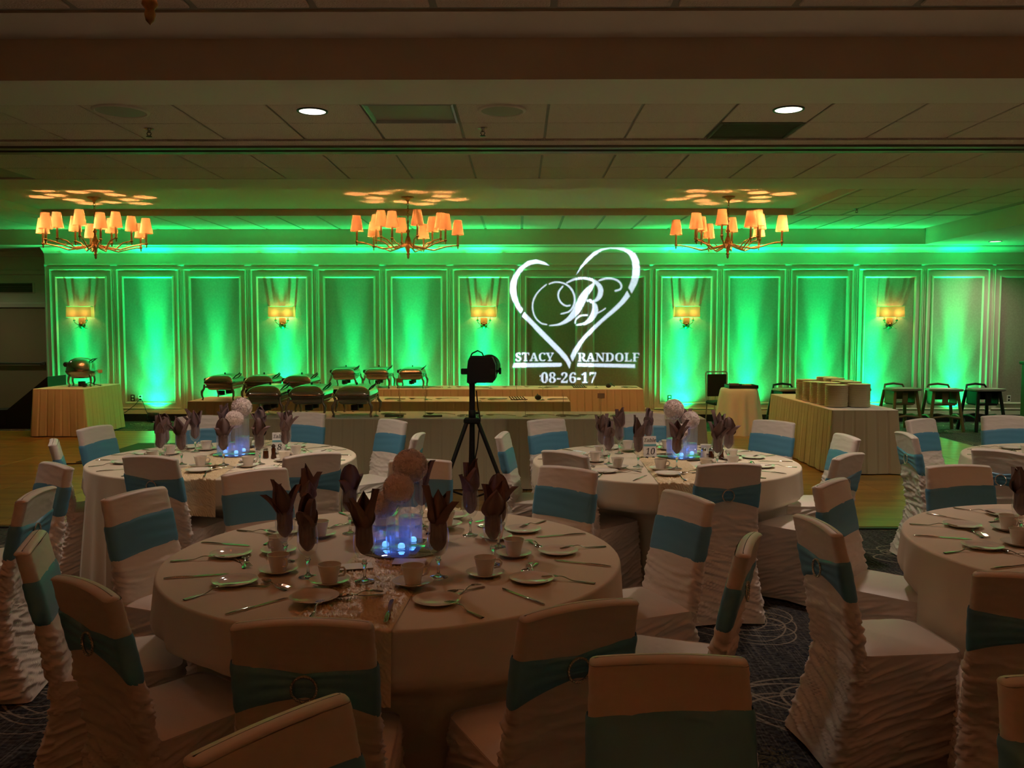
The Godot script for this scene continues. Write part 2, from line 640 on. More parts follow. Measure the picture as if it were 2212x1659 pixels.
func far_wall() -> void:
	var w := shell("wall_far")
	var mb := MB.new()
	mb.box(Vector3(0.95, 1.8, ZW - 0.5), Vector3(19.1, 3.8, 1.0))
	part("wall_face", mb, M.cream_paint, w)
	# crown moulding, frieze line
	part("crown_moulding", run_x([Vector2(3.16, ZW), Vector2(3.16, ZW + 0.12), Vector2(3.145, ZW + 0.125), Vector2(3.13, ZW + 0.12), Vector2(3.105, ZW + 0.085), Vector2(3.085, ZW + 0.055), Vector2(3.075, ZW + 0.05), Vector2(3.07, ZW + 0.035), Vector2(3.05, ZW + 0.03), Vector2(3.045, ZW)], -8.6, 10.5), M.cream_paint, w)
	part("picture_rail", run_x([Vector2(2.85, ZW), Vector2(2.845, ZW + 0.02), Vector2(2.83, ZW + 0.022), Vector2(2.82, ZW + 0.012), Vector2(2.80, ZW)], -8.6, 10.5), M.cream_paint, w)
	part("base_rail", run_x([Vector2(0.215, ZW), Vector2(0.20, ZW + 0.016), Vector2(0.19, ZW + 0.02), Vector2(0.13, ZW + 0.02), Vector2(0.13, ZW)], -8.6, 10.5), M.cream_paint, w)
	# panels: recessed paper field, inner and outer mouldings, pilaster strips between
	var fm := MB.new()
	fm.box(Vector3(0, 1.475, ZW + 0.002), Vector3(0.90, 2.27, 0.004))
	var field := fm.mesh(M.wallpaper)
	var inner := MB.new()
	inner.frame(-0.47, 0.47, 0.32, 2.63, [Vector2(0, ZW), Vector2(0, ZW + 0.022), Vector2(0.006, ZW + 0.03), Vector2(0.016, ZW + 0.032), Vector2(0.022, ZW + 0.02), Vector2(0.032, ZW + 0.014), Vector2(0.036, ZW + 0.003)])
	var inner_m := inner.mesh(M.cream_paint)
	var outer := MB.new()
	outer.frame(-0.565, 0.565, 0.225, 2.755, [Vector2(0, ZW), Vector2(0, ZW + 0.026), Vector2(0.008, ZW + 0.03), Vector2(0.014, ZW + 0.018), Vector2(0.024, ZW + 0.012), Vector2(0.026, ZW)])
	var outer_m := outer.mesh(M.cream_paint)
	var pil := MB.new()
	for x in [-0.018, 0.018]:
		pil.box(Vector3(x, 1.49, ZW + 0.006), Vector3(0.02, 2.5, 0.016), 0.005)
	var pil_m := pil.mesh(M.cream_paint)
	for k in 15:
		var x := PANEL_X0 + k * PITCH
		piece("panel_field", field, w, Vector3(x, 0, 0))
		piece("inner_moulding", inner_m, w, Vector3(x, 0, 0))
		piece("outer_moulding", outer_m, w, Vector3(x, 0, 0))
		if k < 14:
			piece("pilaster_strip", pil_m, w, Vector3(x + PITCH * 0.5, 0, 0))
	var bb := shell("baseboard_far")
	mb = MB.new()
	mb.box(Vector3(0.95, 0.065, ZW + 0.006), Vector3(19.1, 0.129, 0.012), 0.003)
	part("vinyl_base", mb, M.black_rubber, bb)
	# wall to the left, set back, with the double door
	var al := shell("wall_alcove")
	mb = MB.new()
	mb.box(Vector3(-10.3, 1.8, -16.75), Vector3(3.4, 3.8, 0.1))
	part("wall_face", mb, M.cream_paint, al)
	part("crown_moulding", run_x([Vector2(3.16, -16.7), Vector2(3.16, -16.58), Vector2(3.13, -16.58), Vector2(3.085, -16.645), Vector2(3.05, -16.67), Vector2(3.045, -16.7)], -12.0, -8.6), M.cream_paint, al)
	part("picture_rail", run_x([Vector2(2.80, -16.7), Vector2(2.79, -16.66), Vector2(2.72, -16.66), Vector2(2.70, -16.7)], -12.0, -8.6), M.cream_paint, al)
	var gr := MB.new()
	gr.box(Vector3(-10.1, 2.46, -16.69), Vector3(1.7, 0.20, 0.015), 0.003)
	part("vent_frame", gr, M.cream_paint, al)
	var sl := MB.new()
	sl.box(Vector3.ZERO, Vector3(1.62, 0.006, 0.02))
	var slm := sl.mesh(M.return_grille)
	for k in 9:
		var p := piece("vent_slat", slm, al, Vector3(-10.1, 2.385 + k * 0.019, -16.675))
		p.rotation.x = 0.6
	var dr := shell("door_1")
	var df := MB.new()
	df.frame(-11.3, -8.95, -0.1, 2.18, [Vector2(0, -16.7), Vector2(0, -16.64), Vector2(0.02, -16.63), Vector2(0.09, -16.635), Vector2(0.10, -16.66), Vector2(0.11, -16.7)])
	part("door_frame", df, M.cream_paint, dr)
	for s in 2:
		var lf := MB.new()
		lf.box(Vector3(-10.665 + s * 1.075, 1.04, -16.685), Vector3(1.06, 2.06, 0.03), 0.004)
		var leaf := part("door_leaf", lf, M.door_paint, dr)
		var pb := MB.new()
		pb.box(Vector3(-10.665 + s * 1.075, 1.02, -16.61), Vector3(0.98, 0.045, 0.05), 0.012)
		pb.box(Vector3(-11.1 + s * 1.075, 1.02, -16.65), Vector3(0.09, 0.07, 0.06), 0.01)
		pb.box(Vector3(-10.2 + s * 1.075, 1.02, -16.65), Vector3(0.09, 0.07, 0.06), 0.01)
		part("panic_bar", pb, M.brushed_steel, leaf)
	# power outlets on the panels
	for o in [[-7.06, 0.42, true], [-6.92, 0.42, false], [2.72, 0.42, true], [8.85, 0.42, false]]:
		var t := thing("wall_outlet", "dark power outlet plate low on the uplit panel" if o[2] else "pale power outlet plate low on the panelled wall", "outlet", Vector3(o[0], o[1], ZW + 0.006), 0.0, "outlets on the panelled wall")
		var pl := MB.new()
		pl.box(Vector3.ZERO, Vector3(0.075, 0.12, 0.008), 0.003)
		part("cover_plate", pl, M.dark_metal if o[2] else M.card_white, t)
		for y in [-0.027, 0.027]:
			var so := MB.new()
			so.box(Vector3(0, y, 0.005), Vector3(0.034, 0.03, 0.004), 0.001)
			part("socket", so, M.black_plastic if not o[2] else M.card_white, t)

func ceiling() -> void:
	var c := shell("ceiling")
	var dw: Material = M.drywall
	var b := func(called: String, x0: float, x1: float, y0: float, y1: float, z0: float, z1: float, m: Material):
		var mb := MB.new()
		mb.box(Vector3((x0 + x1) / 2, (y0 + y1) / 2, (z0 + z1) / 2), Vector3(absf(x1 - x0), absf(y1 - y0), absf(z1 - z0)))
		part(called, mb, m, c)
	var XL := -12.0
	var XR := 10.5
	# middle soffit: plaster borders, tile field, partition track
	b.call("soffit_border", XL, XR, SOFFIT, 3.56, -5.26, -5.83, dw)
	b.call("soffit_border", XL, XR, SOFFIT, 3.56, -8.70, -9.27, dw)
	b.call("tile_backing", XL, XR, SOFFIT + 0.014, 3.56, -5.83, -8.70, M.tile_grid)
	var tl := MB.new()
	tl.box(Vector3(0, 0, 0), Vector3(0.602, 0.014, 0.518), 0.004)
	var tm := tl.mesh(M.ceiling_tile)
	var t2 := MB.new()
	t2.box(Vector3(0, 0, 0), Vector3(0.602, 0.014, 0.588), 0.004)
	var tm2 := t2.mesh(M.ceiling_tile)
	for i in range(-8, 9):
		var x := 0.50 + i * 0.62
		var holes := {-1: [true, false], 0: [false, false]}
		for j in 2:
			if (i == -2 and j == 0) or (i == 2 and j == 1):
				continue
			piece("ceiling_tile", tm, c, Vector3(x, SOFFIT + 0.007, -6.09 - j * 0.53))
		for j in 2:
			piece("ceiling_tile", tm2, c, Vector3(x, SOFFIT + 0.007, -7.79 - j * 0.60))
		var ns := MB.new()
	b.call("partition_track", XL, XR, SOFFIT - 0.012, SOFFIT + 0.02, -6.90, -7.06, M.ceiling_tile)
	b.call("partition_track", XL, XR, SOFFIT - 0.03, SOFFIT + 0.02, -7.06, -7.14, M.track_metal)
	b.call("partition_track", XL, XR, SOFFIT - 0.03, SOFFIT + 0.02, -7.22, -7.31, M.track_metal)
	b.call("track_slot", XL, XR, SOFFIT + 0.01, SOFFIT + 0.02, -7.14, -7.22, M.black_rubber)
	b.call("partition_track", XL, XR, SOFFIT - 0.008, SOFFIT + 0.02, -7.31, -7.48, M.ceiling_tile)
	# bay over the near tables
	b.call("coffer_border", XL, XR, 3.40, 3.56, -4.83, -5.27, dw)
	b.call("coffer_ceiling", XL, XR, 3.414, 3.56, -4.10, -4.83, M.tile_grid)
	b.call("tray_ceiling", XL, XR, 3.745, 3.80, 0.6, -4.20, dw)
	b.call("tray_face", XL, XR, 3.414, 3.80, -4.10, -4.13, dw)
	var t3 := MB.new()
	t3.box(Vector3(0, 0, 0), Vector3(0.60, 0.014, 0.60), 0.004)
	var tm3 := t3.mesh(M.ceiling_tile)
	for i in range(-7, 8):
		piece("ceiling_tile", tm3, c, Vector3(0.19 + 0.31 + i * 0.64, 3.407, -4.47))
	b.call("rear_soffit", XL, XR, SOFFIT, 3.80, 0.6, 2.2, dw)
	b.call("tray_ceiling", XL, XR, 3.745, 3.80, 2.2, 7.6, dw)
	b.call("rear_soffit", XL, XR, SOFFIT, 3.80, 7.6, 8.5, dw)
	# bay over the dance floor, with its raised inner tray
	b.call("coffer_ceiling", -10.2, 7.1, COFFER, 3.60, -9.27, -11.1, dw)
	b.call("coffer_ceiling", -10.2, 7.1, COFFER + 0.013, 3.60, -13.7, -15.5, M.tile_grid)
	b.call("coffer_ceiling", -10.2, -7.4, COFFER, 3.60, -11.1, -13.7, dw)
	b.call("coffer_ceiling", 4.25, 7.1, COFFER + 0.013, 3.60, -11.1, -13.7, M.tile_grid)
	b.call("tray_face", -7.4, 4.25, COFFER, TRAY + 0.02, -13.66, -13.70, dw)
	b.call("tray_face", 4.21, 4.25, COFFER, TRAY + 0.02, -11.1, -13.66, dw)
	b.call("tray_ceiling", -7.5, 4.35, TRAY, 3.62, -11.0, -13.8, dw)
	for i in 27:
		for j in 3:
			var x := -10.2 + 0.32 + i * 0.64
			piece("ceiling_tile", tm3, c, Vector3(x, COFFER + 0.007, -14.0 - j * 0.60 + 0.0))
	for i in 4:
		for j in 4:
			piece("ceiling_tile", tm3, c, Vector3(4.25 + 0.36 + i * 0.66, COFFER + 0.007, -11.42 - j * 0.63))
	# perimeter bulkheads
	b.call("bulkhead", -10.2, 7.1, SOFFIT, 3.60, -15.5, ZW - 0.02, dw)
	b.call("bulkhead", 7.1, XR, SOFFIT, 3.60, -9.27, ZW - 0.02, dw)
	b.call("bulkhead", XL, -10.2, SOFFIT, 3.60, -9.27, ZW - 0.02, dw)
	b.call("bulkhead", XL, -8.6, SOFFIT, 3.60, ZW - 0.02, -16.8, dw)
	b.call("roof_deck", XL, XR, 3.80, 3.90, 8.6, -16.9, dw)
	# what is let into the middle soffit
	var g := thing("air_diffuser", "square recessed air diffuser catching a green glint in the soffit", "vent", Vector3(-0.74, SOFFIT, -6.09))
	var mb := MB.new()
	mb.frame(-0.30, 0.30, -0.26, 0.26, [Vector2(0, 0), Vector2(0.012, 0.006), Vector2(0.05, -0.05), Vector2(0.07, -0.055)])
	var fr := part("diffuser_frame", mb, M.tray_grey, g)
	fr.rotation.x = PI / 2
	mb = MB.new()
	mb.box(Vector3(0, 0.03, 0), Vector3(0.50, 0.006, 0.42), 0.002)
	part("diffuser_plate", mb, M.chrome, g)
	g = thing("return_grille", "dark square return-air grille let into the soffit tiles", "vent", Vector3(1.74, SOFFIT, -6.62))
	mb = MB.new()
	mb.frame(-0.302, 0.302, -0.26, 0.26, [Vector2(0, 0), Vector2(0.006, 0.006), Vector2(0.02, 0.006), Vector2(0.024, -0.01)])
	fr = part("grille_frame", mb, M.return_grille, g)
	fr.rotation.x = PI / 2
	mb = MB.new()
	for k in 24:
		mb.box(Vector3(0, 0.008, -0.235 + k * 0.0204), Vector3(0.57, 0.008, 0.008))
	part("grille_bars", mb, M.return_grille, g)
	for s in [[-2.69, -5.98, 0.185], [-0.12, -5.99, 0.165]]:
		g = thing("ceiling_speaker", "round perforated ceiling loudspeaker set in the soffit", "speaker", Vector3(s[0], SOFFIT, s[1]), 0.0, "ceiling loudspeakers in the soffit")
		mb = MB.new()
		mb.lathe([Vector2(s[2], 0.0), Vector2(s[2] - 0.004, -0.008), Vector2(s[2] - 0.02, -0.012), Vector2(s[2] - 0.026, -0.006)], 40)
		part("speaker_ring", mb, M.drywall, g)
		mb = MB.new()
		mb.lathe([Vector2(0.0, -0.016), Vector2(s[2] * 0.5, -0.013), Vector2(s[2] - 0.026, -0.006)], 40)
		part("speaker_mesh", mb, M.speaker_grille, g)
	var first: Node3D = null
	for p in [Vector3(-2.72, SOFFIT, -6.50), Vector3(-0.27, SOFFIT, -6.50), Vector3(4.9, COFFER, -12.9), Vector3(7.55, SOFFIT, -13.0)]:
		if first == null:
			first = thing("fire_sprinkler", "small pendent fire sprinkler head under the ceiling", "sprinkler", p, 0.0, "fire sprinklers")
			mb = MB.new()
			mb.lathe([Vector2(0.0, -0.002), Vector2(0.034, -0.002), Vector2(0.036, -0.006), Vector2(0.014, -0.014), Vector2(0.012, -0.03)], 20)
			part("escutcheon", mb, M.chrome, first)
			mb = MB.new()
			for k in 2:
				var sx := -1.0 if k == 0 else 1.0
				mb.tube([Vector3(0.009 * sx, -0.026, 0), Vector3(0.016 * sx, -0.04, 0), Vector3(0.004 * sx, -0.058, 0)], 0.003, 6)
			part("yoke", mb, M.dark_metal, first)
			mb = MB.new()
			mb.lathe([Vector2(0, -0.058), Vector2(0.02, -0.058), Vector2(0.02, -0.062), Vector2(0, -0.064)], 16)
			part("deflector", mb, M.dark_metal, first)
		else:
			copy(first, p, 0.0)

func lighting() -> void:
	uplights()
	sconces()
	downlights()
	chandeliers()

func uplights() -> void:
	var first: Node3D = null
	var count := 0
	for u in [[-7.96, 0.55], [-6.61, 1.1], [-5.50, 0.5], [-4.24, 1.0], [-3.02, 0.38], [-1.92, 0.85], [-0.65, 1.0], [2.92, 1.25], [4.11, 0.95], [5.375, 0.8], [6.356, 1.0], [7.825, 0.9]]:
		var at := Vector3(u[0], 0.0, ZW + 0.23)
		var t: Node3D
		if first == null:
			t = thing("led_uplight", "black LED uplight can on the floor throwing green up the panelled wall", "uplight", at, 0.0, "green uplights along the panelled wall")
			first = t
			var mb := MB.new()
			mb.t = Transform3D(Basis(Vector3.RIGHT, -0.10), Vector3(0, 0.105, 0))
			mb.lathe([Vector2(0, -0.085), Vector2(0.06, -0.085), Vector2(0.085, -0.06), Vector2(0.092, 0.0), Vector2(0.092, 0.065), Vector2(0.086, 0.07), Vector2(0.08, 0.06)], 28)
			for k in 5:
				mb.lathe([Vector2(0.088, -0.05 + k * 0.02), Vector2(0.096, -0.047 + k * 0.02), Vector2(0.096, -0.043 + k * 0.02), Vector2(0.088, -0.04 + k * 0.02)], 28)
			part("can", mb, M.black_plastic, t)
			mb = MB.new()
			mb.t = Transform3D(Basis(Vector3.RIGHT, -0.10), Vector3(0, 0.105, 0))
			mb.lathe([Vector2(0, 0.058), Vector2(0.08, 0.06)], 24)
			part("led_lens", mb, M.green_led_glow, t)
			mb = MB.new()
			for s in [-1.0, 1.0]:
				mb.tube([Vector3(0.10 * s, 0.12, 0), Vector3(0.115 * s, 0.11, 0), Vector3(0.115 * s, 0.012, 0.04 * s), Vector3(0.0, 0.008, 0.09 * s)], 0.007, 6)
			part("yoke", mb, M.black_plastic, t)
			mb = MB.new()
			mb.ball(Vector3(0.125, 0.11, 0), Vector3(0.012, 0.018, 0.018), 10)
			part("yoke_knob", mb, M.black_plastic, t)
		else:
			t = copy(first, at, 0.0)
		t.set_meta("label", "black LED uplight can throwing green up the wall, %s from the double door" % NTH[count])
		count += 1
		t.set_meta("beam", u[1])
	for o in get_children():
		if o.has_meta("beam"):
			var k: float = o.get_meta("beam")
			spot(Vector3(0, 0.175, -0.01), Vector3(0, 1.0, -0.085), GREEN, CORE_E * k, 0.05, 9.0, 1.0, o)
			spot(Vector3(0, 0.175, -0.01), Vector3(0, 1.0, -0.085), GREEN, BODY_E * k, 0.05, 24.0, 1.0, o)
			spot(Vector3(0, 0.175, -0.01), Vector3(0, 1.0, -0.30), GREEN, SPILL_E * k, 0.05, 62.0, 1.0, o)
			o.remove_meta("beam")
	# cable from the bare uplight to its socket
	var c := MB.new()
	c.tube([Vector3(-6.9, 0.40, ZW + 0.02), Vector3(-6.86, 0.36, ZW + 0.05), Vector3(-6.78, 0.22, ZW + 0.12), Vector3(-6.66, 0.09, ZW + 0.26)], 0.006, 6)
	solo("power_cable", c.mesh(M.black_plastic), "black power cable from the pale outlet to the uplight", "cable")
	c = MB.new()
	c.tube([Vector3(-6.93, 0.40, ZW + 0.02), Vector3(-7.0, 0.30, ZW + 0.05), Vector3(-7.15, 0.17, ZW + 0.12), Vector3(-7.3, 0.06, ZW + 0.3), Vector3(-7.6, 0.01, ZW + 0.5)], 0.006, 6)
	solo("power_cable", c.mesh(M.black_plastic), "black power cable running from the pale outlet behind the skirted table", "cable")

func sconces() -> void:
	var first: Node3D = null
	var count := 0
	for x in [-7.945, -4.295, -0.646, 3.003, 6.653]:
		var at := Vector3(x, 0, ZW + 0.004)
		var lab: String = "brass wall sconce with a lit rectangular shade, %s from the double door" % NTH[count]
		count += 1
		if first != null:
			copy(first, at, 0.0, lab)
			continue
		var t := thing("wall_sconce", lab, "sconce", at, 0.0, "sconces on the panelled wall")
		first = t
		var mb := MB.new()
		mb.box(Vector3(0, 1.86, 0.006), Vector3(0.115, 0.30, 0.012), 0.004)
		part("back_plate", mb, M.sconce_plate, t)
		mb = MB.new()
		mb.t = Transform3D(Basis(Vector3.RIGHT, PI / 2), Vector3(0, 1.742, 0.0))
		mb.lathe([Vector2(0.062, 0.0), Vector2(0.062, 0.015), Vector2(0.05, 0.028), Vector2(0.03, 0.034), Vector2(0.026, 0.045), Vector2(0, 0.05)], 24)
		part("boss", mb, M.dark_brass, t)
		for s in [-1.0, 1.0]:
			mb = MB.new()
			mb.tube([Vector3(0, 1.74, 0.03), Vector3(0.05 * s, 1.755, 0.055), Vector3(0.095 * s, 1.785, 0.06), Vector3(0.112 * s, 1.815, 0.06)], [0.007, 0.006, 0.0055, 0.006], 8)
			mb.t = Transform3D(Basis(), Vector3(0.112 * s, 1.815, 0.06))
			mb.lathe([Vector2(0, 0), Vector2(0.012, 0.004), Vector2(0.02, 0.02), Vector2(0.022, 0.028), Vector2(0, 0.03)], 16)
			part("arm", mb, M.dark_brass, t)
			mb = MB.new()
			mb.tube([Vector3(0.112 * s, 1.84, 0.06), Vector3(0.112 * s, 1.93, 0.06)], 0.011, 10)
			part("candle_sleeve", mb, M.candle_sleeve, t)
			mb = MB.new()
			mb.ball(Vector3(0.112 * s, 1.96, 0.06), Vector3(0.016, 0.03, 0.016), 12)
			part("bulb", mb, M.sconce_bulb_glow, t)
			mb = MB.new()
			mb.tube([Vector3(0.0, 1.735, 0.035), Vector3(-0.05 * s, 1.712, 0.05), Vector3(-0.09 * s, 1.69, 0.05), Vector3(-0.125 * s, 1.682, 0.045)], [0.006, 0.0055, 0.005, 0.003], 8)
			part("scroll", mb, M.dark_brass, t)
			omni(Vector3(0.112 * s, 1.962, 0.06), SCONCE, SCONCE_E, 0.02, t)
		mb = MB.new()   # fabric box open above and below
		var w := 0.228
		var d := 0.125
		mb.quad(Vector3(-w, 1.89, d), Vector3(w, 1.89, d), Vector3(w - 0.006, 2.085, d - 0.004), Vector3(-w + 0.006, 2.085, d - 0.004), Vector3.BACK)
		for s in [-1.0, 1.0]:
			mb.quad(Vector3(w * s, 1.89, d), Vector3(w * s, 1.89, 0.004), Vector3((w - 0.006) * s, 2.085, 0.004), Vector3((w - 0.006) * s, 2.085, d - 0.004), Vector3(s, 0, 0))
		part("lamp_shade", mb, M.sconce_shade, t)
		mb = MB.new()
		for y in [1.89, 2.085]:
			var k := 0.0 if y < 2.0 else 0.006
			mb.box(Vector3(0, y, d - k * 0.6), Vector3((w - k) * 2 + 0.006, 0.008, 0.006), 0.002)
			for s in [-1.0, 1.0]:
				mb.box(Vector3((w - k) * s, y, d * 0.5), Vector3(0.006, 0.008, d), 0.002)
		part("shade_trim", mb, M.candle_sleeve, t)

func downlights() -> void:
	var first: Node3D = null
	for p in [Vector3(-1.40, SOFFIT, -6.0), Vector3(1.80, SOFFIT, -5.98), Vector3(-4.60, SOFFIT, -6.0), Vector3(5.0, SOFFIT, -6.0), Vector3(8.05, SOFFIT, -15.0), Vector3(8.05, SOFFIT, -12.0), Vector3(8.05, SOFFIT, -9.6), Vector3(4.35, COFFER, -9.70), Vector3(-10.0, SOFFIT, -15.2)]:  # last pair unseen, added to brighten the stacked plates and the door
		var t: Node3D
		var lab := "lit round recessed downlight in the tiled soffit"
		if p.z < -9:
			lab = ("lit round recessed downlight over the high chairs" if p.z < -14 else "lit round recessed downlight in the soffit along the right wall" if p.x > 7.0 else "unseen downlight added to brighten the stacked plates") if p.x > 0 else "unseen downlight added to brighten the double door"
		if first == null:
			t = thing("recessed_downlight", lab, "downlight", p, 0.0, "downlights in the tiled soffit")
			first = t
			var mb := MB.new()
			mb.lathe([Vector2(0.105, 0.002), Vector2(0.103, -0.006), Vector2(0.09, -0.007), Vector2(0.086, 0.0)], 36)
			part("trim_ring", mb, M.dark_metal, t)
			mb = MB.new()
			mb.lathe([Vector2(0, -0.006), Vector2(0.088, -0.004)], 32)
			part("lamp_lens", mb, M.downlight_glow, t)
		else:
			t = copy(first, p, 0.0, lab, "downlights in the tiled soffit" if p.z > -9 else "downlights in the wall soffits")
	for o in get_children():
		if String(o.name).begins_with("recessed_downlight"):
			spot(Vector3(0, -0.012, 0), Vector3.DOWN, DOWN, DOWN_E * (0.35 if o.position.x < -9.0 else 0.6 if o.position.y > 3.3 else 1.0), 0.085, 70.0, 1.0, o)

func chandeliers() -> void:
	var first: Node3D = null
	var spots := [Vector3(-5.99, TRAY, -12.4), Vector3(-1.57, TRAY, -12.4), Vector3(2.92, TRAY, -12.4), Vector3(-1.20, 3.745, -2.9), Vector3(-5.6, 3.745, -2.9), Vector3(3.2, 3.745, -2.9), Vector3(-1.20, 3.745, 4.9), Vector3(-5.6, 3.745, 4.9), Vector3(3.2, 3.745, 4.9)]
	var labs := ["branching brass chandelier with lit amber shades above the table with the roll-top chafer", "branching brass chandelier with lit amber shades above the middle of the buffet", "branching brass chandelier with lit amber shades above the stacked plates", "brass chandelier above the round table with the glowing blue vases", "brass chandelier above the tables by the left wall", "brass chandelier above the table beside the carpet aisle", "brass chandelier in the middle of the rear bay", "brass chandelier on the door side of the rear bay", "brass chandelier on the aisle side of the rear bay"]
	for k in spots.size():
		var t: Node3D
		if k % 3 == 0:
			t = chandelier(spots[k], labs[k], 0.0 if k == 0 else 0.20, [BULB_E, DIM_BULB_E, REAR_BULB_E][k / 3], AMBER if k == 0 else DIMMED)
			first = t
		else:
			t = copy(first, spots[k], 0.35 * k, labs[k])

func chandelier(at: Vector3, label: String, ext: float, energy: float, tint: Color) -> Node3D:
	var t := thing("chandelier", label, "chandelier", at, 0.0, "brass chandeliers with amber shades")
	var mb := MB.new()
	mb.lathe([Vector2(0.0, 0.0), Vector2(0.088, 0.0), Vector2(0.09, -0.012), Vector2(0.08, -0.022), Vector2(0.055, -0.032), Vector2(0.03, -0.045), Vector2(0.018, -0.06), Vector2(0.012, -0.075), Vector2(0.016, -0.085), Vector2(0.0, -0.092)], 28)
	part("canopy", mb, M.antique_brass, t)
	mb = MB.new()
	for k in 6:
		var y := -0.105 - k * 0.036
		mb.t = Transform3D(Basis(Vector3.UP, (k % 2) * PI / 2), Vector3(0, y, 0))
		var ring := []
		for i in 13:
			var a := TAU * i / 12.0
			ring.append(Vector3(cos(a) * 0.013, sin(a) * 0.024, 0))
		mb.tube(ring, 0.0035, 6, false)
	part("chain", mb, M.antique_brass, t)
	mb = MB.new()
	mb.lathe([Vector2(0, -0.31), Vector2(0.008, -0.315), Vector2(0.012, -0.33), Vector2(0.02, -0.34), Vector2(0.01, -0.36), Vector2(0.012, -0.45), Vector2(0.026, -0.47), Vector2(0.03, -0.48), Vector2(0.014, -0.50), Vector2(0.018, -0.54), Vector2(0.04, -0.60), Vector2(0.052, -0.65), Vector2(0.04, -0.70), Vector2(0.022, -0.73), Vector2(0.028, -0.75 - ext), Vector2(0.016, -0.77 - ext), Vector2(0.024, -0.79 - ext), Vector2(0.026, -0.80 - ext), Vector2(0.014, -0.815 - ext), Vector2(0.018, -0.83 - ext), Vector2(0.014, -0.85 - ext), Vector2(0, -0.865 - ext)], 20)
	part("column", mb, M.antique_brass, t)
	var r2 := RandomNumberGenerator.new()
	r2.seed = 5
	var shade := MB.new()
	shade.lathe([Vector2(0.089, 0.0), Vector2(0.056, 0.212)], 28)
	var shade_m := shade.mesh(M.lamp_shade)
	var sleeve := MB.new()
	sleeve.tube([Vector3(0, 0, 0), Vector3(0, 0.165, 0)], [0.0155, 0.0135], 12)
	var sleeve_m := sleeve.mesh(M.candle_sleeve)
	var bulb := MB.new()
	bulb.ball(Vector3.ZERO, Vector3(0.018, 0.035, 0.018), 12)
	var bulb_m := bulb.mesh(M.bulb_glow)
	for k in 12:
		var a := TAU * k / 12.0 + r2.randf_range(-0.06, 0.06)
		var rad := 0.725 if k % 2 == 0 else 0.475
		var y := -0.66 if k % 2 == 0 else -0.60
		var d := Vector3(cos(a), 0, sin(a))
		var s := Vector3(-sin(a), 0, cos(a))
		var tip := d * rad + Vector3(0, y, 0)
		mb = MB.new()
		var mid := d * rad * 0.5 + s * r2.randf_range(-0.03, 0.03)
		mb.tube([d * 0.03 + Vector3(0, -0.66, 0), d * rad * 0.28 + Vector3(0, -0.705, 0), mid + Vector3(0, -0.735, 0), d * rad * 0.75 + s * 0.012 + Vector3(0, y - 0.02, 0), d * rad * 0.92 + Vector3(0, y + 0.005, 0), tip + Vector3(0, 0.0, 0)], [0.013, 0.012, 0.011, 0.009, 0.008, 0.007], 7)
		for q in 3:   # twig spurs
			var f := 0.35 + 0.25 * q
			var o := d * rad * f + Vector3(0, lerpf(-0.72, y, f), 0)
			mb.tube([o, o + d * 0.035 + s * r2.randf_range(-0.04, 0.04) + Vector3(0, r2.randf_range(-0.03, 0.04), 0)], [0.006, 0.002], 5)
		mb.t = Transform3D(Basis(), tip)
		mb.lathe([Vector2(0, -0.05), Vector2(0.008, -0.04), Vector2(0.012, -0.025), Vector2(0.007, -0.012), Vector2(0.018, -0.002), Vector2(0.022, 0.012), Vector2(0.026, 0.016), Vector2(0.014, 0.022), Vector2(0, 0.022)], 14)
		part("arm", mb, M.antique_brass, t)
		piece("candle_sleeve", sleeve_m, t, tip + Vector3(0, 0.015, 0))
		piece("bulb", bulb_m, t, tip + Vector3(0, 0.212, 0))
		piece("lamp_shade", shade_m, t, tip + Vector3(0, 0.155, 0))
		omni(tip + Vector3(0, 0.215, 0), tint, energy, 0.02, t)
	return t

# ---------- covered chairs ----------
func rrect(u: float, hw: float, z0: float, z1: float, r: float) -> Array:   # point and outward direction on a rounded rectangle in x, z
	var cx := hw - r
	var c0 := z0 + r
	var c1 := z1 - r
	var per := [2.0 * cx, PI * r / 2, c1 - c0, PI * r / 2, 2.0 * cx, PI * r / 2, c1 - c0, PI * r / 2]
	var total := 0.0
	for p in per:
		total += p
	var s := fposmod(u, 1.0) * total
	var k := 0
	while k < 7 and s > per[k]:
		s -= per[k]
		k += 1
	var f: float = s / maxf(per[k], 1e-6)
	match k:
		0: return [Vector2(lerpf(-cx, cx, f), z0), Vector2(0, -1)]
		1: return [Vector2(cx, c0) + Vector2(sin(f * PI / 2), -cos(f * PI / 2)) * r, Vector2(sin(f * PI / 2), -cos(f * PI / 2))]
		2: return [Vector2(hw, lerpf(c0, c1, f)), Vector2(1, 0)]
		3: return [Vector2(cx, c1) + Vector2(cos(f * PI / 2), sin(f * PI / 2)) * r, Vector2(cos(f * PI / 2), sin(f * PI / 2))]
		4: return [Vector2(lerpf(cx, -cx, f), z1), Vector2(0, 1)]
		5: return [Vector2(-cx, c1) + Vector2(-sin(f * PI / 2), cos(f * PI / 2)) * r, Vector2(-sin(f * PI / 2), cos(f * PI / 2))]
		6: return [Vector2(-hw, lerpf(c1, c0, f)), Vector2(-1, 0)]
	return [Vector2(-cx, c0) + Vector2(-cos(f * PI / 2), -sin(f * PI / 2)) * r, Vector2(-cos(f * PI / 2), -sin(f * PI / 2))]

var fold_noise := FastNoiseLite.new()

func crease(x: float, y: float, sd: float) -> float:   # sharp-backed cloth folds, long in x
	var a := 1.0 - absf(fold_noise.get_noise_3d(x * 1.7, y * 17.0, sd)) * 2.6
	var b := 1.0 - absf(fold_noise.get_noise_3d(x * 3.2 + 9.0, y * 34.0, sd + 20.0)) * 2.6
	return maxf(a, 0.0) ** 2 * 0.75 + maxf(b, 0.0) ** 2 * 0.35

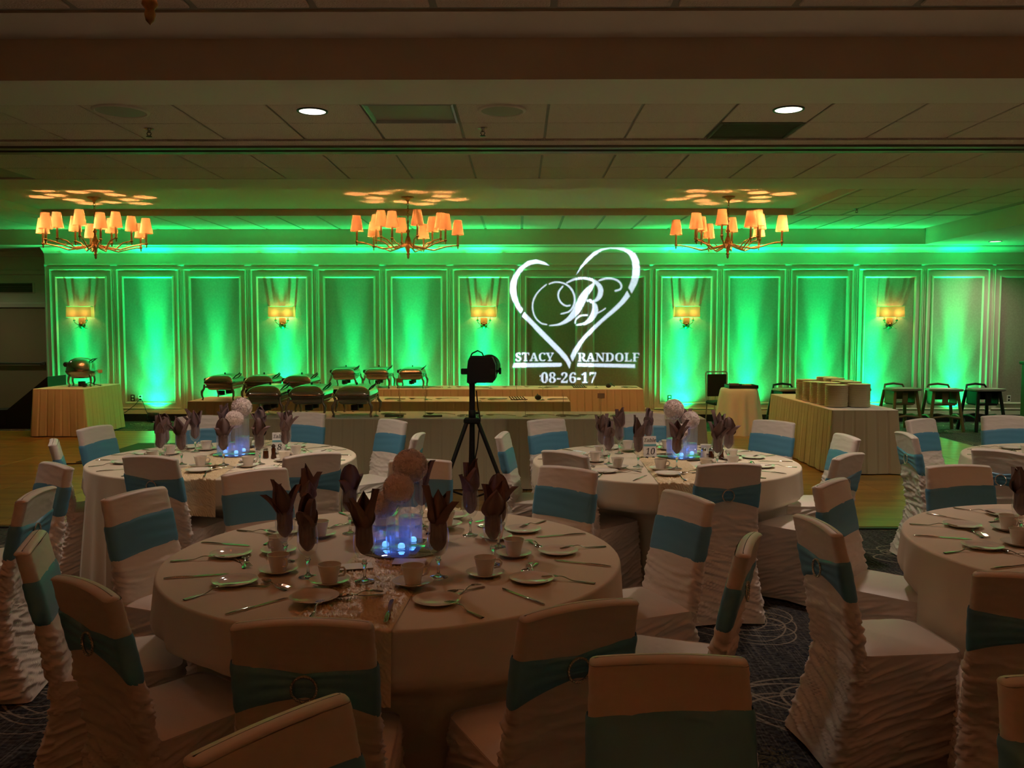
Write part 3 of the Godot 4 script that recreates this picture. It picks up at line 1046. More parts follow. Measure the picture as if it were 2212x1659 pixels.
const BACK_H := 0.925
func back_centre(y: float) -> float:
	return 0.165 + 0.10 * clampf((y - 0.42) / (BACK_H - 0.42), 0.0, 1.0) ** 1.2

func make_chair(sd: float, label: String, group: String) -> Node3D:
	var t := thing("banquet_chair", label, "chair", Vector3.ZERO, 0.0, group)
	# backrest
	var mb := MB.new()
	var bf := func(u: float, v: float) -> Vector3:
		var y := lerpf(0.40, BACK_H - 0.012, v)
		var hw := lerpf(0.200, 0.186, v)
		var z := back_centre(y)
		var th := 0.026
		var p := rrect(u, hw, z - th, z + th, 0.02)
		var q: Vector2 = p[0]
		var o: Vector2 = p[1]
		var bow := 0.012 * (1.0 - (q.x / hw) ** 2) * v
		var am := 0.0135 * smoothstep(0.67, 0.60, y) * (0.5 + 0.5 * absf(q.x) / hw) + 0.003
		var side := 1.0 if absf(o.x) > 0.7 else 0.0
		var k := crease(q.x * (1.0 + sd * 0.1) + side * 3.0, y * (1.0 + side * 0.8) + 0.5 * q.x * q.x * signf(o.y), sd) * am
		return Vector3(q.x + o.x * k, y + bow, q.y + o.y * k + 0.008 * (q.x / hw) ** 2)
	mb.grid(72, 64, bf, -1.0, true)
	var tf := func(u: float, v: float) -> Vector3:   # rounded top edge
		var a := v * PI / 2
		var hw := 0.186 - 0.010 * (1.0 - cos(a))
		var z := back_centre(BACK_H)
		var th := 0.026 * cos(a) + 0.001
		var p: Vector2 = rrect(u, hw, z - th, z + th, minf(0.02, th * 0.9))[0]
		return Vector3(p.x, BACK_H - 0.012 + 0.012 * sin(a) + 0.012 * (1.0 - (p.x / 0.186) ** 2), p.y + 0.008 * (p.x / 0.186) ** 2)
	mb.grid(72, 5, tf, -1.0, true)
	part("backrest", mb, M.chair_spandex, t)
	# seat cushion
	mb = MB.new()
	var sf := func(u: float, v: float) -> Vector3:
		var r := v
		var p: Vector2 = rrect(u, 0.205 * r + 0.001, -0.015 - 0.225 * r, -0.015 + 0.20 * r, 0.06 * r + 0.0005)[0]
		return Vector3(p.x, 0.475 - 0.022 * r ** 4 + 0.002 * crease(p.x, p.y, sd + 3.0), p.y)
	mb.grid(48, 12, sf, 1.0, true)
	part("seat", mb, M.chair_spandex, t)
	# stretched skirt to the floor
	mb = MB.new()
	var kf := func(u: float, v: float) -> Vector3:
		var y := lerpf(0.458, 0.006, v)
		var w := v
		var hw := 0.205 + 0.022 * w ** 1.5
		var z0 := -0.240 - 0.012 * w
		var z1 := 0.188 + 0.11 * w ** 1.4
		var p := rrect(u, hw, z0, z1, 0.055 - 0.03 * w)
		var q: Vector2 = p[0]
		var o: Vector2 = p[1]
		var along := q.x if absf(o.y) > absf(o.x) else q.y
		var pull := 0.020 * sin(PI * clampf(v, 0.0, 1.0)) * (1.0 - minf(1.0, absf(along) / 0.22))
		var k := crease(along * 1.2 + o.x * 5.0, y + 0.35 * along * (o.x + o.y), sd + 7.0) * 0.0165 * smoothstep(0.0, 0.12, v) * smoothstep(1.0, 0.93, v) - pull
		var up := 0.012 * sin(v * PI / 2) ** 8 * maxf(0.0, 1.0 - absf(along) / 0.2)
		return Vector3(q.x + o.x * k, y + up, q.y + o.y * k)
	mb.grid(96, 70, kf, 1.0, true)
	part("skirt", mb, M.chair_spandex, t)
	# sash round the back, gathered behind into a ring
	mb = MB.new()
	var gf := func(u: float, v: float) -> Vector3:
		var p := rrect(u, 0.1945, 0, 0.056, 0.021)
		var q: Vector2 = p[0]
		var o: Vector2 = p[1]
		var rear := clampf(o.y, 0.0, 1.0)
		var gather := rear * maxf(0.0, 1.0 - absf(q.x) / 0.20) ** 0.8
		var hh := 0.078 * (1.0 - 0.55 * gather)
		var mid := 0.735 - 0.012 * q.x * 4.0 * sin(sd * 2.1)
		var y := mid + hh * (1.0 - 2.0 * v)
		var k := 0.002 + (0.0045 * gather + 0.0012) * (0.5 + 0.5 * sin(v * 19.0 + 1.5 * sin(q.x * 9.0 + sd))) + 0.006 * gather * rear
		var edge := minf(1.0, minf(v, 1.0 - v) * 12.0)
		k = k * edge - 0.001 * (1.0 - edge)
		return Vector3(q.x + o.x * k, y + 0.012 * (1.0 - (q.x / 0.19) ** 2), q.y - 0.028 + o.y * k + back_centre(y) + 0.008 * (q.x / 0.19) ** 2)
	mb.grid(88, 18, gf, -1.0, true)
	var sash := part("sash", mb, M.blue_satin, t)
	mb = MB.new()
	var bc := Vector3(0.0, 0.745, back_centre(0.745) + 0.043)
	var ring := []
	for i in 33:
		var a := TAU * i / 32.0
		ring.append(bc + Vector3(cos(a) * 0.034, sin(a) * 0.034, 0))
	mb.tube(ring, 0.0042, 6, false)
	for i in 26:
		var a := TAU * i / 26.0
		mb.ball(bc + Vector3(cos(a) * 0.0345, sin(a) * 0.0345, 0.003), Vector3(0.0038, 0.0038, 0.0038), 6)
	part("buckle_ring", mb, M.rhinestone, sash)
	return t

const T1 := Vector3(-0.515, 0, -3.57)
const T2 := Vector3(-2.12, 0, -6.25)
const T3 := Vector3(1.02, 0, -6.14)
const T4 := Vector3(2.65, 0, -3.72)
const T5 := Vector3(4.17, 0, -6.20)

func tables_and_chairs() -> void:
	fold_noise.seed = 3
	fold_noise.frequency = 1.0
	fold_noise.fractal_octaves = 2
	var names := ["the edge-on-card table", "table eight", "table ten", "the aisle table", "the high-chair-side table"]
	# x, z, turn in degrees; one row for each table
	var seats := [
		[[-0.58, -2.52, 2], [0.05, -2.63, 26], [-1.14, -2.79, 321], [-1.53, -3.23, 290], [-1.56, -3.96, 248], [-1.25, -4.48, 222], [-0.60, -4.80, 176], [0.11, -4.57, 144], [0.53, -3.90, 114], [0.58, -3.23, 68]],
		[[-2.15, -5.45, 346], [-1.43, -5.52, 37], [-2.69, -7.35, 206], [-2.00, -7.65, 168], [-1.26, -7.11, 133], [-1.00, -6.29, 87], [-3.05, -6.70, 257], [-2.95, -6.04, 297]],
		[[0.47, -5.58, 315], [1.16, -5.20, 6], [0.37, -7.12, 213], [0.14, -6.32, 262], [1.12, -7.60, 179], [1.92, -7.04, 136], [2.08, -6.25, 93], [1.81, -5.49, 45]],
		[[1.77, -4.20, 229], [1.45, -3.47, 276], [2.48, -4.62, 184], [1.73, -2.92, 334]],
		[[3.09, -6.35, 265], [3.53, -7.16, 212], [4.23, -7.40, 179], [3.24, -5.62, 305]],
		[[-2.80, -4.69, 140], [-2.54, -4.02, 98]],
		[[0.35, -1.74, 180], [-0.27, -1.50, 232], [1.25, -1.63, 180]],
	]
	var where := [
		["at its hanging runner end", "first from its runner end, aisle side", "first from its runner end, door side", "second from its runner end, door side", "third from its runner end, door side", "fourth from its runner end, door side", "opposite its hanging runner end", "fourth from its runner end, aisle side", "third from its runner end, aisle side", "second from its runner end, aisle side"],
		["first from its runner end, door side", "first from its runner end, tripod side", "fourth from its runner end, door side", "fourth from its runner end, tripod side", "third from its runner end, tripod side", "second from its runner end, tripod side", "third from its runner end, door side", "second from its runner end, door side"],
		["first from its runner end, tripod side", "first from its runner end, plates side", "third from its runner end, tripod side", "second from its runner end, tripod side", "fourth from its runner end, tripod side", "fourth from its runner end, plates side", "third from its runner end, plates side", "second from its runner end, plates side"],
		["facing away from table ten", "with its ring towards the carpet aisle", "with its back to the high-chair-side table", "facing the panelled wall"],
		["with a pinched bow towards table ten", "with its back to the stacked plates", "with its back to the high chairs", "with its back to the aisle table"],
		["facing the door wall, further from its ring-backed neighbour", "facing the door wall, ring in its sash showing"],
		["back to the edge-on-card table, square to it", "back to the edge-on-card table, turned askew", "back to the aisle table, facing away from the stage"],
	]
	names.append("")
	names.append("")
	var proto := []
	for k in 4:
		proto.append(null)
	var count := 0
	for g in seats.size():
		for q in seats[g].size():
			var s: Array = seats[g][q]
			var lab: String = "blue-sashed white chair" + (" at %s, " % names[g] if names[g] else ", ") + where[g][q]
			var grp: String = "covered chairs at %s" % names[g] if names[g] else "covered chairs turned from the tables in view"
			var at := Vector3(s[0], 0, s[1])
			var tn := deg_to_rad(s[2])
			var k := count % 4
			if proto[k] == null:
				proto[k] = make_chair(1.7 * k + 0.6, lab, grp)
				proto[k].position = at
				proto[k].rotation.y = tn
			else:
				copy(proto[k], at, tn, lab, grp)
			count += 1
	var centres := [T1, T2, T3, T4, T5]
	for k in 5:
		round_table(centres[k], names[k], seats[k])
	make_settings(centres, names)

func round_table(c: Vector3, nm: String, seats: Array) -> void:
	var t := thing("round_banquet_table", "round folding table under the ivory cloth of %s" % nm, "table", c, 0.0, "round banquet tables")
	var mb := MB.new()
	mb.lathe([Vector2(0, 0.754), Vector2(0.905, 0.754), Vector2(0.91, 0.75), Vector2(0.91, 0.735), Vector2(0, 0.735)], 48)
	part("tabletop", mb, M.wood_dark, t)
	for k in 4:
		mb = MB.new()
		var a := TAU * k / 4.0 + 0.6
		mb.tube([Vector3(cos(a) * 0.45, 0.735, sin(a) * 0.45), Vector3(cos(a) * 0.46, 0.003, sin(a) * 0.46)], 0.014, 8)
		part("leg", mb, M.dark_metal, t)
	# how far out the cloth may hang where seats push against it
	var N := 240
	var lim := PackedFloat32Array()
	lim.resize(N)
	for i in N:
		var a := TAU * i / N
		var d := Vector3(cos(a), 0, sin(a))
		var best := 2.0
		for s in seats:
			var b := Basis(Vector3.UP, deg_to_rad(s[2])).inverse()
			var o: Vector3 = b * (c - Vector3(s[0], 0, s[1]))
			var e := b * d
			if absf(e.z) < 0.05:
				continue
			var r := (-0.290 - o.z) / e.z
			if r > 0.2 and absf(o.x + e.x * r) < 0.27:
				best = minf(best, r)
		lim[i] = best
	var f := func(u: float, v: float) -> Vector3:
		var a := u * TAU
		var d := Vector3(cos(a), 0, sin(a))
		if v < 0.30:
			var r := 0.915 * v / 0.30
			return d * r + Vector3(0, 0.762, 0)
		if v < 0.38:
			var q := (v - 0.30) / 0.08 * PI / 2
			return d * (0.915 + 0.012 * sin(q)) + Vector3(0, 0.75 + 0.012 * cos(q), 0)
		var s := (v - 0.38) / 0.62
		var y := lerpf(0.75, 0.012, s)
		var wave := sin(a * 14.0 + 1.3 * sin(a * 3.0 + c.x)) * 0.6 + sin(a * 23.0 + c.z) * 0.3 + 0.25 * sin(a * 37.0)
		var r := 0.927 + 0.05 * s + 0.038 * s ** 0.8 * wave
		var i := int(u * N)
		var l := 2.0
		for w in range(-3, 4):
			l = minf(l, lim[posmod(i + w, N)] + absf(w) * 0.012)
		var press := smoothstep(0.60, 0.47, y)
		if r > l:
			r = lerpf(r, maxf(l, 0.5), press)
		return d * r + Vector3(0, y, 0)
	mb = MB.new()
	mb.grid(N, 60, f, -1.0, true)
	solo("tablecloth", mb.mesh(M.ivory_linen), "ivory cloth hanging in folds to the floor over %s" % nm, "tablecloth", c, 0.0, "ivory round tablecloths")

func knife_mesh() -> Mesh:
	var mb := MB.new()
	mb.slab(PackedVector2Array([Vector2(-0.004, 0), Vector2(-0.007, 0.01), Vector2(-0.0075, 0.09), Vector2(-0.005, 0.115), Vector2(-0.006, 0.13), Vector2(-0.009, 0.20), Vector2(-0.007, 0.225), Vector2(0.002, 0.238), Vector2(0.005, 0.225), Vector2(0.005, 0.115), Vector2(0.0075, 0.09), Vector2(0.007, 0.01), Vector2(0.004, 0)]), 0.0, 0.0035)
	mb.t = Transform3D(Basis(Vector3.RIGHT, 0.0), Vector3(0, 0.055, 0.003))
	mb.ball(Vector3.ZERO, Vector3(0.0072, 0.056, 0.0042), 12)
	return flat(mb)

func flat(mb: MB) -> Mesh:   # outline drawn in x, y, laid down so that y runs along -z
	var b := Basis(Vector3.RIGHT, -PI / 2)
	for i in mb.v.size():
		mb.v[i] = b * mb.v[i]
		mb.n[i] = b * mb.n[i]
	return mb.mesh(M.cutlery_steel)

func fork_mesh(k := 1.0) -> Mesh:
	var mb := MB.new()
	var hand := func(u: float, v: float) -> Vector3:
		var y := lerpf(0.0, 0.145, v) * k
		var w := lerpf(0.0085, 0.0035, smoothstep(0.05, 0.7, v)) * k
		var z := 0.003 + 0.012 * smoothstep(0.55, 0.9, v) * (1.0 - smoothstep(0.9, 1.1, v) * 0.3)
		var a := u * TAU
		return Vector3(cos(a) * w, y, z + sin(a) * 0.0018)
	mb.grid(10, 16, hand, -1.0, true)
	var neck := PackedVector2Array()
	for p in [Vector2(-0.003, 0.142), Vector2(-0.011, 0.155), Vector2(-0.012, 0.165), Vector2(0.012, 0.165), Vector2(0.011, 0.155), Vector2(0.003, 0.142)]:
		neck.append(p * k)
	mb.slab(neck, 0.0120, 0.0140)
	for i in 4:
		var x := (-0.0098 + i * 0.0065) * k
		mb.tube([Vector3(x, 0.164 * k, 0.0130), Vector3(x, 0.18 * k, 0.0105), Vector3(x, 0.2 * k, 0.007), Vector3(x, 0.207 * k, 0.0075)], [0.0018, 0.0017, 0.0014, 0.0006], 5)
	return flat(mb)

func spoon_mesh() -> Mesh:
	var mb := MB.new()
	var hand := func(u: float, v: float) -> Vector3:
		var y := lerpf(0.0, 0.115, v)
		var w := lerpf(0.0075, 0.003, smoothstep(0.05, 0.7, v))
		var z := 0.003 + 0.009 * smoothstep(0.55, 1.0, v)
		var a := u * TAU
		return Vector3(cos(a) * w, y, z + sin(a) * 0.0016)
	mb.grid(10, 14, hand, -1.0, true)
	var bowl := func(u: float, v: float) -> Vector3:
		var a := u * TAU
		return Vector3(cos(a) * 0.0155 * v, 0.137 + sin(a) * 0.024 * v, 0.0035 + 0.008 * v * v)
	mb.grid(18, 6, bowl, -1.0, true)
	var under := func(u: float, v: float) -> Vector3:
		var a := u * TAU
		return Vector3(cos(a) * 0.0157 * v, 0.137 + sin(a) * 0.0242 * v, 0.0022 + 0.0092 * v * v)
	mb.grid(18, 6, under, 1.0, true)
	return flat(mb)

func napkin(kind: int) -> MB:   # folded napkin standing in a goblet; y = 0 at the foot of the bowl
	var mb := MB.new()
	var body := func(u: float, v: float) -> Vector3:
		var a := u * TAU
		var r := 0.029 * sqrt(minf(1.0, v * 3.2 + 0.02)) * (1.0 + 0.09 * sin(a * 5.0 + v * 3.0) + 0.05 * sin(a * 11.0 - v * 4.0))
		return Vector3(cos(a) * r, lerpf(0.020, 0.128, v), sin(a) * r)
	mb.grid(44, 20, body, -1.0, true)
	var leaves := []
	if kind == 0:
		leaves = [[0.0, 0.15, 0.066, 0.05], [2.0, 0.16, 0.064, 0.40], [4.1, 0.135, 0.068, 0.50], [5.2, 0.11, 0.058, 0.65]]
	elif kind == 1:
		leaves = [[0.6, 0.14, 0.078, -0.1], [3.4, 0.12, 0.080, 0.05], [5.0, 0.09, 0.060, 0.7], [2.0, 0.08, 0.05, 0.4]]
	else:
		leaves = [[1.0, 0.145, 0.080, 0.65], [3.2, 0.13, 0.082, 0.5], [5.4, 0.14, 0.072, 0.25], [0.1, 0.10, 0.064, 0.8]]
	for l in leaves:
		for side in [0.0, 0.004]:
			var f := func(u: float, v: float) -> Vector3:
				var x := (u * 2.0 - 1.0)
				var wd: float = l[2] * (1.0 - v ** 2.2) * (0.75 + 0.5 * sin(v * 2.4)) * 0.62
				if kind == 1 and v > 0.5:
					wd = l[2] * 0.62 * sqrt(maxf(0.0, 1.0 - ((v - 0.5) / 0.5) ** 2.0))
				wd *= lerpf(0.42, 1.0, smoothstep(0.08, 0.42, v))
				var y: float = 0.085 + l[1] * 1.12 * v
				var out: float = 0.018 + l[3] * 0.085 * v * v + 0.007 * sin(x * 5.0 + 1.0 + l[0]) * smoothstep(0.0, 0.5, v) - absf(x) * absf(x) * 0.022 * (1.0 - 0.4 * v) + side
				var ca := cos(l[0])
				var sa := sin(l[0])
				return Vector3(ca * out - sa * x * wd, y, sa * out + ca * x * wd)
			mb.grid(16, 16, f, -1.0 if side == 0.0 else 1.0)
	return mb

func make_settings(centres: Array, names: Array) -> void:
	var foot := MB.new()
	foot.lathe([Vector2(0, 0.0008), Vector2(0.034, 0.0008), Vector2(0.036, 0.0022), Vector2(0.030, 0.005), Vector2(0.012, 0.010), Vector2(0.0055, 0.018), Vector2(0.0045, 0.045), Vector2(0.0075, 0.062), Vector2(0.011, 0.068), Vector2(0.007, 0.0735), Vector2(0.009, 0.077), Vector2(0, 0.0784)], 26)
	var foot_m := foot.mesh(M.solid_glass)
	var bowl := MB.new()
	bowl.lathe([Vector2(0.0, 0.079), Vector2(0.012, 0.082), Vector2(0.026, 0.094), Vector2(0.036, 0.115), Vector2(0.0395, 0.14), Vector2(0.0385, 0.165), Vector2(0.0345, 0.195), Vector2(0.0345, 0.205)], 30)
	var bowl_m := bowl.mesh(M.clear_glass)
	var naps := []
	for k in 3:
		naps.append(napkin(k).mesh(M.napkin_cloth))
	var cup := MB.new()
	cup.lathe([Vector2(0, 0.006), Vector2(0.026, 0.006), Vector2(0.027, 0.0), Vector2(0.029, 0.004), Vector2(0.034, 0.03), Vector2(0.041, 0.06), Vector2(0.0435, 0.066), Vector2(0.041, 0.066), Vector2(0.036, 0.045), Vector2(0.029, 0.012), Vector2(0, 0.010)], 30)
	var cup_m := cup.mesh(M.china)
	var hand := MB.new()
	hand.tube([Vector3(0.037, 0.055, 0), Vector3(0.055, 0.056, 0), Vector3(0.062, 0.044, 0), Vector3(0.055, 0.028, 0), Vector3(0.034, 0.024, 0)], [0.004, 0.0042, 0.0042, 0.004, 0.0038], 8)
	var hand_m := hand.mesh(M.china)
	var saucer := MB.new()
	saucer.lathe([Vector2(0, 0.004), Vector2(0.03, 0.004), Vector2(0.045, 0.006), Vector2(0.072, 0.017), Vector2(0.0745, 0.0165), Vector2(0.05, 0.003), Vector2(0.03, 0.0), Vector2(0, 0.0)], 36)
	var saucer_m := saucer.mesh(M.china)
	var plate := MB.new()
	plate.lathe([Vector2(0, 0.004), Vector2(0.052, 0.004), Vector2(0.060, 0.008), Vector2(0.082, 0.015), Vector2(0.0845, 0.0145), Vector2(0.062, 0.003), Vector2(0.05, 0.0), Vector2(0, 0.0)], 40)
	var plate_m := plate.mesh(M.china)
	var knife := knife_mesh()
	var fork := fork_mesh()
	var dfork := fork_mesh(0.82)
	var spoon := spoon_mesh()
	var goblet0: Node3D = null
	var cup0: Node3D = null
	for ti in 5:
		var c: Vector3 = centres[ti]
		var nm: String = names[ti]
		for k in 10:
			var a: float = TAU * k / 10.0 + [1.60, 1.25, 1.45, 0.35, 1.4][ti]
			if ti == 3 and cos(a) > -0.30:
				continue
			if ti == 4 and cos(a) > -0.35:
				continue
			var d := Vector3(cos(a), 0, sin(a))         # from the centre to the guest
			var s := Vector3(sin(a), 0, -cos(a))        # to the guest's right
			var turn := atan2(d.x, d.z)                 # -z of the piece points to the centre
			var at := func(r: float, q: float) -> Vector3:
				var p := d * r + s * q
				var strip: Array = [0.05, -0.08, 0.02]
				var across := absf(p.x * cos(strip[ti]) + p.z * sin(strip[ti])) if ti < 3 else 1.0
				return c + p + Vector3(0, TABLE_H + (0.0165 if across < 0.25 else 0.003), 0)
			var jt := func() -> float:
				return rng.randf_range(-0.09, 0.09)
			var on := " on " + nm
			solo("dinner_fork", fork, "steel dinner fork" + on, "fork", at.call(0.885, -0.125), turn + jt.call(), "dinner forks" + on)
			solo("dinner_knife", knife, "steel dinner knife" + on, "knife", at.call(0.885, 0.120), turn + jt.call(), "dinner knives" + on)
			solo("dessert_spoon", spoon, "small steel spoon laid crosswise" + on, "spoon", at.call(0.60, 0.06), turn + PI / 2 + jt.call() * 3.0, "crosswise spoons" + on)
			solo("dessert_fork", dfork, "short dessert fork laid crosswise" + on, "fork", at.call(0.64, -0.10), turn - PI / 2 + 0.35 + jt.call(), "crosswise dessert forks" + on)
			solo("bread_plate", plate_m, "small round white bread plate" + on, "plate", at.call(0.655, -0.165), 0.0, "bread plates" + on)
			var ga: Vector3 = at.call(0.44, -0.02 + rng.randf_range(-0.03, 0.03))
			if goblet0 == null:
				goblet0 = thing("water_goblet", "", "glass", ga)
				piece("bowl", bowl_m, goblet0)
				piece("stem_and_foot", foot_m, goblet0)
				goblet0.set_meta("label", "clear stemmed goblet holding a napkin" + on)
				goblet0.set_meta("group", "stemmed goblets" + on)
			else:
				copy(goblet0, ga, 0.0, "clear stemmed goblet holding a napkin" + on, "stemmed goblets" + on)
			solo("folded_napkin", naps[(k + ti) % 3], "taupe napkin folded into points in a goblet" + on, "napkin", ga + Vector3(0, 0.080, 0), a + rng.randf() * 6.0, "folded napkins" + on)
			var sa: Vector3 = at.call(0.47, 0.145)
			solo("saucer", saucer_m, "white saucer under a coffee cup" + on, "saucer", sa, 0.0, "saucers" + on)
			var ct := turn + rng.randf_range(-1.2, 1.2)
			if cup0 == null:
				cup0 = thing("coffee_cup", "", "cup", sa + Vector3(0, 0.005, 0), ct)
				piece("cup_body", cup_m, cup0)
				piece("handle", hand_m, cup0)
				cup0.set_meta("label", "white coffee cup on a saucer" + on)
				cup0.set_meta("group", "coffee cups" + on)
			else:
				copy(cup0, sa + Vector3(0, 0.005, 0), ct, "white coffee cup on a saucer" + on, "coffee cups" + on)
	runners()
	centrepieces(names)

func runners() -> void:
	var L := 2.28
	var W := 0.33
	var mb := MB.new()
	var f := func(u: float, v: float) -> Vector3:
		var s := (v - 0.5) * L
		var x := (u - 0.5) * W
		# rosettes in staggered rows
		var cell := 0.083
		var row := floorf(s / cell)
		var ox := x / cell + (0.5 if int(absf(row)) % 2 else 0.0)
		var gx := (fposmod(ox, 1.0) - 0.5) * cell
		var gy := (fposmod(s / cell, 1.0) - 0.5) * cell
		var r := sqrt(gx * gx + gy * gy)
		var th := atan2(gy, gx)
		var k := 0.5 + 0.5 * sin(r / 0.0115 * TAU - th + row)
		var h := 0.0035 + 0.0115 * k * smoothstep(0.052, 0.036, r) * (0.6 + 0.4 * smoothstep(0.0, 0.02, r)) + 0.003 * sin(th * 3.0 + r * 200.0) * smoothstep(0.03, 0.05, r)
		var rim := minf(1.0, minf(u, 1.0 - u) * 14.0)
		h = 0.003 + (h - 0.003) * rim
		var R := 0.919
		var xr := sqrt(maxf(R * R - x * x, 0.0))
		var over := absf(s) - xr
		if over <= 0.0:
			return Vector3(x, 0.762 + h, s)
		var z := (xr + 0.010 + 0.085 * over + h) * signf(s)
		var bend := minf(over / 0.02, 1.0)
		return Vector3(x, 0.762 + h * (1.0 - bend) - over + 0.004, z)
	mb.grid(52, 340, f, -1.0)
	var m := mb.mesh(M.rosette_satin)
	for r in [[T1, -0.05, "the edge-on-card table"], [T2, 0.08, "table eight"], [T3, -0.02, "table ten"]]:
		solo("table_runner", m, "ivory rosette-textured runner across %s" % r[2], "table runner", r[0], r[1], "rosette runners")

func pompom() -> Mesh:
	var mb := MB.new()
	mb.ball(Vector3.ZERO, Vector3.ONE * 0.90, 24)
	var r := RandomNumberGenerator.new()
	r.seed = 44
	for k in 620:
		var y := 1.0 - 2.0 * (k + 0.5) / 620.0
		var a := k * 2.399963
		var d := Vector3(sqrt(1.0 - y * y) * cos(a), y, sqrt(1.0 - y * y) * sin(a))
		var x := d.cross(Vector3(r.randf() - 0.5, r.randf() - 0.5, r.randf() - 0.5)).normalized()
		var z := x.cross(d)
		var ln := r.randf_range(0.08, 0.14)
		var f := func(u: float, v: float) -> Vector3:
			var w := (u - 0.5) * 0.24 * (0.6 + 0.6 * v)
			return d * (0.87 + ln * v * (1.0 - 0.25 * v) + 0.025 * cos(u * 14.0) * v) + x * w + z * (0.11 * v - w * w * 3.0)
		mb.grid(4, 2, f)
	return mb.mesh(M.flower_petal)

func vase(h: float) -> Array:
	var g := MB.new()
	g.lathe([Vector2(0.0, 0.010), Vector2(0.050, 0.010), Vector2(0.050, 0.001), Vector2(0.0525, 0.001), Vector2(0.0525, h), Vector2(0.050, h), Vector2(0.050, 0.012)], 32)
	var w := MB.new()
	w.lathe([Vector2(0.0, h * 0.42), Vector2(0.049, h * 0.42), Vector2(0.049, 0.013)], 28)
	return [g.mesh(M.clear_glass), w.mesh(M.tinted_water)]

